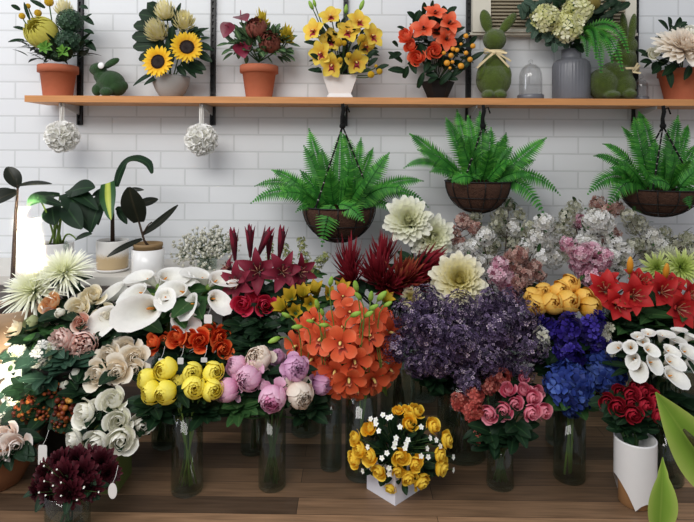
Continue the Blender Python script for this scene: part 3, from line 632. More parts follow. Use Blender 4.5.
# --- ribbed vase with hydrangea stems, fern sprays and eucalyptus: each stem lifts out
vx, vy = sx(571), -(DW-DS); s = S_
mb = MB(); pr = [(0, 0), (17.2*s, 0), (17.8*s, 2*s), (17.8*s, 34*s), (17*s, 38*s), (14*s, 40.5*s), (10*s, 41.5*s), (9.4*s, 43*s), (9.4*s, 51*s), (8.6*s, 51*s), (8.4*s, 44*s)]
rows = []
for r_, z in pr:
    rows.append([(vx+r_*(1+(.022*cos(36*2*PI*k/144) if .01 < z < 37*s else 0))*cos(2*PI*k/144), vy+r_*(1+(.022*cos(36*2*PI*k/144) if .01 < z < 37*s else 0))*sin(2*PI*k/144), ZS+z) for k in range(144)])
mb.grid(rows, [0]*len(rows), 0, True); single('ribbed_vase', mb, M_VASEG, (vx, vy, ZS), 'slate grey vertically ribbed bottle vase on the shelf', 'vase')
MOUTH = V((vx, vy, ZS+48*s))
M_HY = pm('hydrangea_lime_cream', (0, '#cfcf86'), (.5, '#e6e4ae'), (1, '#f1efd2')); HYD = [lib('lime_hydrangea_%d' % i, lambda i=i: f_hydr(i, 60, .36), [M_HY, M_LM]) for i in (1, 2)]
def vstem(name, label, cat, group, parts, foot=MOUTH+V((0, 0, -.1))): 
    return root(name, foot, label, cat, group)
for i, (px, py, r, lb) in enumerate(((546, 18, 13, 'pale lime hydrangea head, leftmost of three in the ribbed vase'), (567, 26, 14, 'pale lime hydrangea head, lowest and middle of three in ribbed vase'), (577, 9, 13, 'pale lime hydrangea head, uppermost of three in the ribbed vase'))):
    rt = root('hydrangea_stem', MOUTH+V((0, .01*i-.01, -.1)), lb, 'flower', 'lime hydrangeas in the ribbed vase')
    dr = pxd(px, py, 568, 30, .03, .3); o, c = place('bloom', HYD[i % 2], rt, px, py, 2.5, r, dr, .6)
    mb = MB(); mb.tube(bez(c, c-dr.normalized()*.05, MOUTH, 5)+[rt.location], .003, 5); part('stem', mb, M_STEM, rt)
for i, (pts, lb) in enumerate((((((540, 22), (533, 36)), ((532, 10), (520, 6)), ((530, 16), (524, 4)), ((545, 6), (534, 1)), ((545, 30), (538, 40)), ((560, 38), (556, 46)), ((556, 36), (548, 44))), 'grey green eucalyptus sprig spilling left out of the ribbed vase'),
    ((((560, 4), (552, -3)), ((556, 12), (545, 2)), ((575, 20), (586, 8)), ((604, 4), (612, -2)), ((612, 10), (622, 4)), ((583, 20), (596, 26)), ((590, 14), (603, 10)), ((570, 40), (578, 46)), ((596, 20), (608, 18))), 'dark eucalyptus sprig among hydrangeas above ribbed vase'))):
    rt = root('eucalyptus_sprig', MOUTH+V((.01*i-.005, .02, -.1)), lb, 'foliage', 'eucalyptus in the ribbed vase'); mb = MB(); st = MB()
    for (a, b) in pts:
        for q in range(7):
            ja = (a[0]+R.uniform(-8, 8), a[1]+R.uniform(-6, 6)); jb = (ja[0]+(b[0]-a[0])*R.uniform(.5, 1)+R.uniform(-4, 4), ja[1]+(b[1]-a[1])*R.uniform(.5, 1)+R.uniform(-4, 4))
            dq = 2.55+R.uniform(-.03, .05); blade(mb, P(*ja, dq), P(*jb, dq-.01), .016, up=(0, -1, .2), nu=5, nv=2, shape=lambda u: max(.05, sin(PI*(.06+.9*u)))**.5)
        st.tube(bez(P(*b, 2.55), P(568, 10, 2.58), MOUTH, 6), .002, 5)
    st.tube([MOUTH, rt.location], .003, 5); part('leaves', mb, M_EU if i == 0 else M_LD, rt); part('stem', st, M_STEMD, rt)
VFR = [((578, 36), (607, 20), (612, 62)), ((580, 36), (596, 14), (596, 58)), ((580, 34), (615, 8), (628, 52)), ((582, 38), (600, 30), (601, 72)), ((584, 34), (612, 22), (622, 70)), ((580, 40), (588, 28), (587, 56))]
for i, ((ax_, ay_), (mx_, my_), (bx_, by_)) in enumerate(VFR):
    rt = root('fern_sprig', MOUTH+V((R.uniform(-.015, .015), R.uniform(-.01, .01), -.1)), 'bright fern frond hanging over the seated rabbit, '+('longest reaching its neck', 'leftmost long one', 'rightmost one', 'lowest one', 'second from right', 'shortest beside the ribbed vase')[i], 'foliage', 'fern fronds in the ribbed vase')
    A0, A1, A2 = P(ax_, ay_, 2.55), P(mx_, my_, 2.5), P(bx_, by_, 2.42-.012*i); n = 24; pts = bez(A0, A1, A2, n); mb = MB(); mb.tube(pts, .0016, 4)
    for k in range(3, n+1):
        T = (pts[min(k+1, n)]-pts[k-1]).normalized(); S = T.cross(V((0, -1, .25))).normalized(); N = S.cross(T); l = .034*max(.2, sin(PI*(.1+.85*k/n)))
        for sg in (-1, 1): q = pts[k]+S*(sg*l)+T*l*.3; quadleaf(mb, pts[k], q, .0062, N, .3, 0, [0, .5, 1, .5], .3)
    part('frond', mb, M_FERN, rt); mb = MB(); mb.tube(bez(A0, (A0+MOUTH)/2+V((0, 0, .02)), MOUTH, 5)+[rt.location], .002, 5); part('stem', mb, M_STEM, rt)
rt = root('artichoke_thistle', MOUTH+V((0, -.01, -.1)), 'brownish thistle head at the top of the ribbed vase bouquet', 'flower')
o, c = place('bloom', lib('thistle', lambda: f_globe(3, n=40, ruf=.1, close=.9, outer=.75), [pm('thistle_olive', (0, '#3e3a1f'), (1, '#8b7b3c'))]), rt, 591, 3, 2.53, 9, (.1, -.6, .8), 1); mb = MB(); mb.tube(bez(c, c-V((0, 0, .1)), MOUTH, 5)+[rt.location], .003, 5); part('stem', mb, M_STEM, rt)
# --- pot of blush flowers, far end
A = arrange('blush_flower_pot', 682, 'terracotta pot with large blush dahlia and white roses at the shelf end'); mb = MB(); pot_lathe(mb, (sx(683), y, ZS), 23*s, 16*s, 31*s, rim=.006, rimh=.03); part('pot', mb, [M_TERRA, M_SOIL], A)
M_BL = pm('blush_dahlia', (0, '#ecccb6'), (.4, '#f5e8d8'), (1, '#faf5ea')); o, c = place('dahlia', lib('blush_dahlia_head', lambda: f_mum(3, 170, .12, .3, 1.0, -.35, 1.7), [M_BL]), A, 686, 46, 2.46, 26, (.05, -1, .75), .25, sc=(1.2, .95, 1)); ends = [(c, (0, -.6, .5))]
M_WR = pm('white_rose', (0, '#dfe0b8'), (.4, '#f1efdd'), (1, '#f7f5ec')); WROS = [lib('white_rose_%d' % i, lambda i=i: f_rose(10+i), [M_WR]) for i in range(3)]
for px, py, r, dr in ((653.5, 53, 7.5, (-.35, -1, .2)), (670, 51, 7.5, (-.1, -1, .4)), (692, 30, 8, (.1, -.8, .6))): o, c = place('white_rose', WROS[0], A, px, py, 2.47, r, dr, .7); ends.append((c, dr))
mb = MB(); stems_to(mb, ends, P(682, 72, DS), .003); part('stem', mb, M_STEM, A)
mb = MB(); bushy(mb, P(682, 55, 2.58), (.15, .06, .10), 90, .055, .017, R, -.5)
for q in ((668, 30, 658, 20, .014), (670, 28, 668, 17, .014), (676, 28, 680, 17, .014), (672, 30, 687, 22, .014), (666, 66, 671, 88, .018), (660, 66, 652, 74, .016), (650, 58, 637, 50, .014), (652, 62, 640, 62, .014), (690, 66, 684, 80, .016), (676, 64, 662, 76, .018)): blade(mb, P(q[0], q[1], 2.5), P(q[2], q[3], 2.47), q[4], up=(0, -1, .4), nu=6)
part('foliage', mb, M_LD, A)
# ================================================================== hanging flower balls and ferns
R = random.Random(21)
M_BALLROSE = pm('ivory_rose', (0, '#e6e4d6'), (.5, '#f5f4ee'), (1, '#fbfaf7')); BROS = [lib('ivory_rose_%d' % i, lambda i=i: f_rose(20+i, n=8, open_=1.3, h=.7, ruf=.03), [M_BALLROSE]) for i in range(3)]
M_RIB = mat('white_ribbon', '#e9e7e2', noise=.04)
for px, py, r, lb in ((62, 136.5, 17.5, 'white rose flower ball hanging on a ribbon under the shelf, left one of two'), (201.5, 139.5, 17.5, 'white rose flower ball hanging on a ribbon under the shelf, right one of two')):
    d = 2.53; c = P(px, py, d); s = r*d/F; rt = root('flower_ball', c-V((0, 0, s)), lb, 'flower ball', 'white rose balls hung under the shelf')
    for k, q in enumerate(fib(34)):
        if q.y > .55: continue
        ob('rose', BROS[k % 3], rt, c+q*s*.62, aim(q+V((R.uniform(-.15, .15), R.uniform(-.15, .15), 0)), k), s*.46)
    mb = MB(); mb.ball(c, s*.68, 16, 10); part('core', mb, M_BALLROSE, rt)
    mb = MB(); zt = ZS-.029; y = c.y
    for ss in (-1, 1): mb.face([(c.x+ss*.0015, y-.009, c.z+s*.6), (c.x+ss*.0015, y+.009, c.z+s*.6), (c.x+ss*.006, y+.009, zt), (c.x+ss*.006, y-.009, zt)])
    for dx in (0, .004): mb.face([(c.x-.011+dx, y-.002+dx, c.z+s*.6), (c.x+.005+dx, y-.002+dx, c.z+s*.6), (c.x+.005+dx, y-.002+dx, zt), (c.x-.011+dx, y-.002+dx, zt)])
    part('ribbon', mb, M_RIB, rt, False)
M_COIR = mat('coconut_coir', '#4a3226', rough=.95, noise=.45, nscale=60, bump=.9, bscale=150)
def frond(A, B, up, W, n=26, sag=.0, Rr=None):
    """pinnate fern frond: midrib from A to B with n pairs of leaflets"""
    A, B = V(A), V(B); L = (B-A).length; M = (A+B)/2+V(up)*L; pts = bez(A, M, B, n); mb = MB()
    mb.tube(pts, [.0022*(1-.8*i/n) for i in range(n+1)], 4, 0, 0)
    for i in range(2, n+1):
        u = i/n; p = pts[i]; T = (pts[min(i+1, n)]-pts[i-1]).normalized(); 
        S = T.cross(V((0, -.8, .6)));  S = S.normalized() if S.length > .1 else V((1, 0, 0)); N = S.cross(T)
        l = W*max(.12, sin(PI*min(1, (.12+.88*u))**.9))**.75 * (1 if u < .9 else (1-u)*6+.4)
        tt = .15+.85*Rr.random()
        for sg in (-1, 1):
            q = p + S*(sg*l) + T*l*.35 - N*l*.18*(1+Rr.random()); quadleaf(mb, p-T*.001, q, L/n*.60, N, .3, 0, [tt*.3, tt*.8, tt, tt*.8], .12)
    return mb
def fern(name, px, rim_py, bot_py, hw, d, hang_px, label, fronds, rope=True):
    s = d/F; c = P(px, rim_py, d); rb = hw*s; dep = (bot_py-rim_py)*s; rt = root(name, c-V((0, 0, dep)), label, 'hanging fern', 'ferns in hanging coir baskets')
    pr = [(rb*sin(PI/2*i/10), -dep*cos(PI/2*i/10)) for i in range(11)]; pr += [(rb*.93, 0), (rb*.9, -.02), (0, -.02)]
    mb = MB(); mb.lathe(pr, 36, c=c); part('coir_liner', mb, M_COIR, rt)
    mb = MB()
    for k in range(12): a = 2*PI*k/12; mb.tube([c+V((1.02*rb*sin(t)*cos(a), 1.02*rb*sin(t)*sin(a), -1.02*dep*cos(t))) for t in [PI/2*i/8 for i in range(9)]], .0022, 5)
    for t in (PI/2, PI*.34, PI*.2): mb.tube([c+V((1.025*rb*sin(t)*cos(2*PI*k/30), 1.025*rb*sin(t)*sin(2*PI*k/30), -1.025*dep*cos(t))) for k in range(31)], .0028 if t > 1.5 else .002, 5)
    part('wire_basket', mb, M_METALK, rt)
    hk = P(hang_px, 126, d); zt = ZS-.03; yh = hk.y; mb = MB(); apex = V((hk.x, yh, hk.z))
    mb.tube([(hk.x, yh, zt-.002), (hk.x+.004, yh, zt-.03), (hk.x-.002, yh, zt-.06), apex], [.007, .009, .008, .010], 8)
    mb.ball(apex, .014, 8, 6); mb.tube([(hk.x+.004, yh, zt-.02), (hk.x+.02, yh-.004, zt-.012), (hk.x+.03, yh-.004, zt-.04)], .0035, 6)
    for k in range(3):
        a = PI*.5+.4+2*PI*k/3; e = c+V((rb*cos(a), rb*sin(a), .0)); pts = [apex+(e-apex)*(i/40) for i in range(41)]
        mb.tube(pts, .0038, 6, t=[1 if i % 4 == 0 else 0 for i in range(41)])
    part('hanging_rope', mb, M_ROPE, rt)
    for _ in range(9):
        fx = R.uniform(-1, 1); fronds.append((px+fx*hw*1.5, rim_py-R.uniform(18, 52)*(1-.35*abs(fx)), R.uniform(-.15, -.02), R.uniform(.05, .25), R.uniform(.85, 1.1), fx*hw*.5))
    for (tx, ty, dd, upk, wk, bx) in fronds:
        A_ = c+V((bx*s, R.uniform(-.03, .02), -.01)) if dd > -.15 else c+V((bx*s*.6, -rb*.75, .015)); wk = wk if dd > -.15 else wk*1.7; upk = upk if dd > -.15 else upk*.8; B_ = P(tx, ty, d+dd); B_.y = min(B_.y, -.012); L = (B_-A_).length
        mb = frond(A_, B_, V((0, 0, upk)) + V((R.uniform(-.05, .05), -.06, 0)), min(.050, .20*L)*wk, n=max(16, int(L*98)), Rr=R); part('frond', mb, M_FERN, rt)
    return rt
fern('hanging_fern', 339, 206, 241.5, 36, 2.45, 342.5, 'bright green fern in a hanging coir basket, leftmost of three', [
    (251, 203, -.05, .42, 1, -18), (255, 186, .06, .35, 1, -16), (272, 170, .0, .18, 1, -14), (286, 178, .1, .15, .9, -10), (304, 146, .02, .06, 1.05, -10), (309, 129, .08, .04, 1.1, -6), (322, 150, -.06, .05, 1.1, -4), (341, 133, -.02, .04, 1.15, 0), (343, 134, .1, .25, .9, 18), (361, 138, .06, .08, .9, 8), (373, 148, .12, .14, .85, 12), (389, 153, -.02, .10, 1.05, 14), (384, 160, .1, .12, 1, 10), (423, 181, .02, .28, 1, 16), (428, 207, .0, .5, .9, 18), (404, 190, -.1, .35, 1, 16), (398, 216, -.06, .5, .9, 22),
    (322, 246, -.17, .55, .95, -8), (364, 222, -.18, .45, .95, -2), (296, 212, -.12, .35, 1, -16), (350, 160, -.05, .06, 1.05, 4), (330, 170, -.12, .1, 1.05, -4), (370, 178, -.14, .2, 1, 8), (306, 190, -.13, .2, 1, -8), (277, 196, -.12, .35, 1, -14)])
fern('hanging_fern', 478, 181, 212.5, 32, 2.47, 483, 'deep green fern in a hanging coir basket, middle of three', [
    (410, 134, .0, .12, 1.15, -14), (404, 168, -.05, .45, .7, -18), (418, 150, -.1, .2, 1, -12), (446, 118, .02, .2, .85, -8), (457, 110, .08, .08, 1, -6), (468, 116, -.03, .05, 1.05, -3), (480, 112, .06, .06, 1.1, 2), (491, 128, -.02, .06, 1, 6), (505, 137, .06, .10, .9, 10), (506, 133, .1, .10, .9, 12), (546, 138, -.02, .10, 1, 14), (535, 160, .08, .2, .9, 16), (560, 195, .0, .45, 1, 18), (545, 216, -.1, .55, 1.1, 20), (530, 175, -.12, .3, 1.1, 14), (474, 178, -.17, .35, 1, -4), (452, 182, -.16, .35, 1, -14), (430, 172, -.12, .3, 1, -14), (490, 150, -.12, .1, 1.1, 4), (460, 140, -.12, .1, 1.1, -6), (512, 160, -.14, .2, 1, 8)])
fern('hanging_fern', 659, 189, 216, 35, 2.45, 663, 'dark green fern in a hanging coir basket, rightmost of three', [
    (588, 194, -.08, .5, 1.05, -18), (608, 207, -.14, .55, 1.05, -14), (594, 156, .0, .35, .75, -16), (603, 144, .06, .35, .75, -14), (610, 168, -.05, .25, .9, -14), (612, 172, -.1, .2, .9, -14), (634, 118, .0, .08, 1.15, -8), (622, 127, .05, .25, .7, -8), (639, 112, .08, .25, 1.1, -4), (655, 140, -.06, .05, 1.1, -2), (678, 116, .04, .08, 1.05, 6), (668, 130, .05, .05, 1, 3), (688, 125, .1, .25, .7, 8), (695, 145, .08, .1, .9, 10), (708, 150, -.05, .2, 1, 14), (716, 175, -.06, .35, 1, 18), (712, 205, -.1, .5, 1, 16), (690, 208, -.16, .5, 1.1, 12), (650, 182, -.18, .3, .9, -4), (640, 165, -.13, .15, 1.1, -6), (676, 160, -.14, .12, 1.1, 6), (698, 170, -.16, .25, 1.1, 8)])
# ================================================================== white bench with house plants, along the wall at the left
ZB = .524; bx0, bx1 = -2.3, P(236, 280, 2.31).x
bench = root('display_bench', ((bx0+bx1)/2, -.2, 0), 'white painted display bench against the brick wall carrying the potted house plants', 'bench')
M_BENCH = mat('white_paint_board', '#dcd8d0', rough=.5, noise=.05); M_DKB = mat('dark_brown_board', '#2e231d', rough=.6, noise=.2)
mb = MB(); mb.box((bx0, -.40, ZB-.035), (bx1, -.004, ZB)); part('bench_top', mb, M_BENCH, bench, False)
for i, xx in enumerate((bx0+.02, bx1-.06)):
    for yy in (-.38, -.06): mb = MB(); mb.box((xx, yy, 0), (xx+.04, yy+.04, ZB-.036)); part('leg', mb, M_DKB, bench, False)
def at(px, py, d): return P(px, py, d)
def houseplant(name, px, d, label, potf, rt_h):
    return root(name, V((P(px, 260, d).x, -(DW-d), ZB)), label, 'potted plant')
# rubber plant in a tall tan pot at the far left, on the floor
M_TAN = mat('tan_stoneware', '#b59a80', rough=.7, noise=.15, nscale=20)
pc = P(8, 300, 2.05); rp = root('rubber_plant', V((pc.x, pc.y, 0)), 'tall dark leaved rubber plant in a tan pot at the far left', 'potted plant')
mb = MB(); pot_lathe(mb, (pc.x, pc.y, 0), .115, .085, P(8, 306, 2.05).z, rim=.01, rimh=.05); part('pot', mb, [M_TAN, M_SOIL], rp)
zt = P(8, 308, 2.05).z; mb = MB(); pts = [(pc.x+.02, pc.y, zt), P(12, 290, 2.1), P(14, 250, 2.15), P(16, 210, 2.2), P(18, 185, 2.2)]; mb.tube(pts, [.008, .008, .0075, .006, .004], 8); mb.tube([P(15, 229, 2.17), P(22, 231, 2.17), P(29, 230, 2.16)], [.003, .002, .001], 5); part('stem', mb, M_WOODST, rp)
mb = MB()
for (x, y, x2, y2, w, dd) in ((18, 186, 7, 167, .030, 2.2), (17, 186, 52, 184, .013, 2.16), (17, 192, -14, 206, .032, 2.15), (15, 195, -16, 196, .03, 2.25), (18, 188, 16, 178, .012, 2.2)): blade(mb, P(x, y, 2.2), P(x2, y2, dd), w, up=(.2, -.8, .8), arch=.12, fold=.2, nu=10)
part('leaves', mb, M_LR, rp)
# philodendron in a white pot
def wpot(r, px, d, top, bot, w, m, taper=1., inner=None):
    s = d/F; c = (P(px, 260, d).x, -(DW-d), ZB); h = (bot-top)*s; mb = MB(); rr = w/2*s
    mb.lathe([(0, 0), (rr*taper*.96, 0), (rr*taper, .006), (rr, h-.004), (rr*.985, h), (rr*.93, h), (rr*.92, h-.012)], 36, c=c); part('pot', mb, m, r)
    mb = MB(); mb.lathe([(rr*.925, h-.014), (rr*.5, h-.008), (0, h-.004)], 24, c=c); part('soil', mb, M_SOIL, r); return V(c)+V((0, 0, h-.006)), rr
d = 2.44; A = houseplant('philodendron', 56, d, 'broad leaved green philodendron in a white pot on the bench', None, 0); top, rr = wpot(A, 56, d, 253, 281, 33, M_CERW)
mb = MB(); lf = MB()
for (hx, hy, tx, ty, w, dh, dt, a) in ((53, 195, 28, 206, .045, 2.38, 2.3, .25), (60, 195, 28, 203, .02, 2.42, 2.36, .3), (52, 207, 55, 225, .042, 2.38, 2.33, .1), (71, 192, 95, 188, .045, 2.4, 2.34, .15), (67, 193, 92, 232, .045, 2.42, 2.36, .35), (66, 206, 82, 229, .042, 2.36, 2.3, .15), (38, 198, 64, 206, .018, 2.3, 2.3, .05), (76, 239, 92, 234, .017, 2.36, 2.3, .1), (69, 190, 98, 210, .032, 2.42, 2.32, .25)):
    hp, tp = P(hx, hy, dh), P(tx, ty, dt)
    mb.tube(bez(top+V((R.uniform(-.03, .03), R.uniform(-.02, .02), 0)), (top+hp)/2+V((0, 0, .06)), hp, 8), [.005-.0003*i for i in range(9)], 6)
    blade(lf, hp, tp, w, up=(R.uniform(-.2, .2), -.8, .7), arch=a, fold=.15, nu=12, shape=lambda u: max(.03, sin(PI*(.16+.84*u)**1.))**.65)
part('petiole', mb, M_STEML, A); part('leaves', lf, M_LD, A)
mb = MB(); q = P(66, 246, 2.40); mb.ball(q, .013, 12, 8, sc=(1, 1, 1.1)); mb.tube([q-V((0, 0, .012)), q-V((0, 0, .05))], .004, 8); mb.ball(q+V((0, 0, .016)), .007, 8, 6); single('watering_globe', mb, GLASS, q-V((0, 0, .05)), 'small glass watering globe pushed into the philodendron pot', 'watering globe')
# dracaena in a two tone pot with saucer
d = 2.44; A = houseplant('dracaena', 112.5, d, 'variegated dracaena in a white and sand glazed pot with saucer', None, 0); c = V((P(112.5, 260, d).x, -(DW-d), ZB)); s = d/F
mb = MB(); mb.lathe([(0, 0), (13*s, 0), (16*s, .008), (16.4*s, .014), (15.6*s, .014), (13*s, .008), (0, .007)], 36, c=c); part('saucer', mb, M_CERW, A)
M_SAND = newmat('sand_glaze')[0]; nt = M_SAND.node_tree; N = nt.nodes; L_ = nt.links; b = N['Principled BSDF']; tc = N.new('ShaderNodeTexCoord'); sp = N.new('ShaderNodeSeparateXYZ'); L_.new(tc.outputs['Object'], sp.inputs[0]); nz = N.new('ShaderNodeTexNoise'); nz.inputs['Scale'].default_value = 30; ad = N.new('ShaderNodeMath'); ad.operation = 'MULTIPLY_ADD'; ad.inputs[1].default_value = .03; L_.new(nz.outputs[0], ad.inputs[0]); L_.new(sp.outputs['Z'], ad.inputs[2]); rp_ = N.new('ShaderNodeValToRGB'); rp_.color_ramp.elements[0].position = .075; rp_.color_ramp.elements[0].color = lin('#cdb48c'); rp_.color_ramp.elements[1].position = .10; rp_.color_ramp.elements[1].color = lin('#e9e6e2'); L_.new(ad.outputs[0], rp_.inputs[0]); L_.new(rp_.outputs[0], b.inputs['Base Color']); b.inputs['Roughness'].default_value = .3
h = 31*s; mb = MB(); mb.lathe([(0, .008), (13.5*s, .008), (15*s, .02), (15.6*s, h-.004), (15.3*s, h), (14.6*s, h), (14.4*s, h-.014)], 36, c=c); part('pot', mb, M_SAND, A)
mb = MB(); mb.lathe([(14.5*s, h-.016), (0, h-.01)], 24, c=c); part('soil', mb, M_SOIL, A)
tp = c+V((0, 0, h-.012)); mb = MB(); mb.tube([tp, P(112.5, 215, d), P(112, 196, d)], [.009, .008, .007], 10); part('trunk', mb, M_WOODST, A)
M_VAR = mat('variegated_leaf', [(0, '#c9cf5e'), (.3, '#a9b94c'), (.42, '#2f5a2a'), (1, '#234a24')], rough=.35, noise=.12, transl=.12)
lf = MB(); blade(lf, P(108, 183, 2.42), P(111, 220, 2.3), .037, up=(0, -1, .35), arch=.12, fold=.1, nu=12, shape=lambda u: (.8+.2*sin(PI*min(1, u*1.3)))*max(.02, 1-u**3)**.6); part('striped_leaf', lf, M_VAR, A, label='broad leaf with yellow green stripe')
lf = MB()
pts = [P(116, 186, 2.42), P(120, 172, 2.42), P(127, 161, 2.4), P(137, 158, 2.37), P(148, 163, 2.35), P(152, 173, 2.34)]
rows = []; wl = (.012, .018, .021, .02, .018, .006)
def cat(q, t):
    i = min(int(t), len(q)-2); f_ = t-i; a, b, c_, d_ = q[max(i-1, 0)], q[i], q[i+1], q[min(i+2, len(q)-1)]
    return (b*2+(c_-a)*f_+(a*2-b*5+c_*4-d_)*f_*f_+(b*3-a-c_*3+d_)*f_**3)*.5
pts = [cat(pts, 5*k/20) for k in range(21)]; wl = [wl[min(int(5*k/20), 4)]*(1-(5*k/20-min(int(5*k/20), 4)))+wl[min(int(5*k/20), 4)+1]*(5*k/20-min(int(5*k/20), 4)) for k in range(21)]
for i, p in enumerate(pts):
    T = (pts[min(i+1, 20)]-pts[max(i-1, 0)]).normalized(); S = T.cross(V((.25, -.75, .65))).normalized(); w = wl[i]; rows.append([tuple(p-S*w), tuple(p+V((0, 0, -.004))), tuple(p+S*w)])
lf.grid(rows, [[1, 0, 1]]*21)
for q in ((108, 189, 90, 233, .032, 2.34, .22), (106, 188, 98, 225, .02, 2.38, .2), (118, 210, 127, 224, .016, 2.4, .15), (116, 208, 124, 212, .013, 2.42, .2), (110, 190, 92, 196, .016, 2.4, .2)): blade(lf, P(q[0], q[1], 2.42), P(q[2], q[3], q[5]), q[4], up=(.1, -.8, .6), arch=q[6], nu=10)
part('leaves', lf, M_LD, A)
# small dark rubber plant
d = 2.38; A = houseplant('rubber_fig', 148, d, 'small burgundy leaved rubber fig in a white cache pot on the bench', None, 0); c = V((P(148, 260, d).x, -(DW-d), ZB)); s = d/F
mb = MB(); h = (281-255.5)*s; mb.lathe([(0, 0), (15*s, 0), (15.6*s, .006), (15.8*s, h), (14.8*s, h), (14.6*s, h-.02)], 36, c=c); part('cache_pot', mb, M_CERW, A)
mb = MB(); h2 = (281-250)*s; mb.lathe([(0, .01), (11*s, .01), (13.9*s, h2-.014), (14.3*s, h2-.013), (14.3*s, h2), (13.2*s, h2), (13*s, h2-.012), (0, h2-.01)], 32, c=c); part('nursery_pot', mb, mat('tan_plastic', '#8d7350', noise=.1), A)
mb = MB(); mb.tube([c+V((0, 0, h2-.012)), P(144, 240, d), P(139, 222, d), P(135, 205, d)], [.006, .005, .0045, .003], 8); mb.tube(bez(P(143, 236, d), P(146, 225, d), P(152, 222, d), 4), .003, 5); part('stem', mb, M_WOODST, A)
lf = MB()
for q in ((139, 222, 129, 187, .05, 2.30, .1), (143, 234, 178, 205, .017, 2.34, -.12), (138, 205, 158, 199, .02, 2.44, .1), (142, 239, 107, 257, .013, 2.28, .18), (128, 190, 144, 190, .01, 2.36, .2)): blade(lf, P(q[0], q[1], d), P(q[2], q[3], q[5]), q[4], up=(.05, -1, .35), arch=q[6], fold=.15, nu=12)
part('leaves', lf, M_LR, A)
# ================================================================== vases and cut flowers standing on the floor
R = random.Random(99)
class Vase: pass
def mkvase(x, y, z0, h, r): v = Vase(); v.c = V((x, y, z0)); v.h = h; v.r = r; return v
def gvase(px, base_py, w, top_py, label, m=None, z0=0., taper=1., name='glass_vase', group='clear glass flower vases'):
    p = PF(px, base_py, z0); d0 = p.y+DW; r = w/2*d0/F; d = d0+r; x = P(px, base_py, d).x; h = H-z0-(top_py-HY)*d/F
    return gv(x, -(DW-d), z0, h, r, label, m, taper, name, group)
def gv(x, y, z0, h, r, label, m=None, taper=1., name='glass_vase', group='clear glass flower vases'):
    mb = MB(); rb = r*taper; th = .003
    mb.lathe([(0, .0005), (rb*.95, .0005), (rb, .005), (r, h), (r-th, h), (rb-th, .014), (0, .012)], 32, c=(x, y, z0))
    single(name, mb, m or GLASS, (x, y, z0), label, 'vase', group); return mkvase(x, y, z0, h, r)
def wv(px, d, r, h, label, **k): return gv(P(px, 400, d).x, -(DW-d), 0, h, r, label, m=GLASSD, **k)
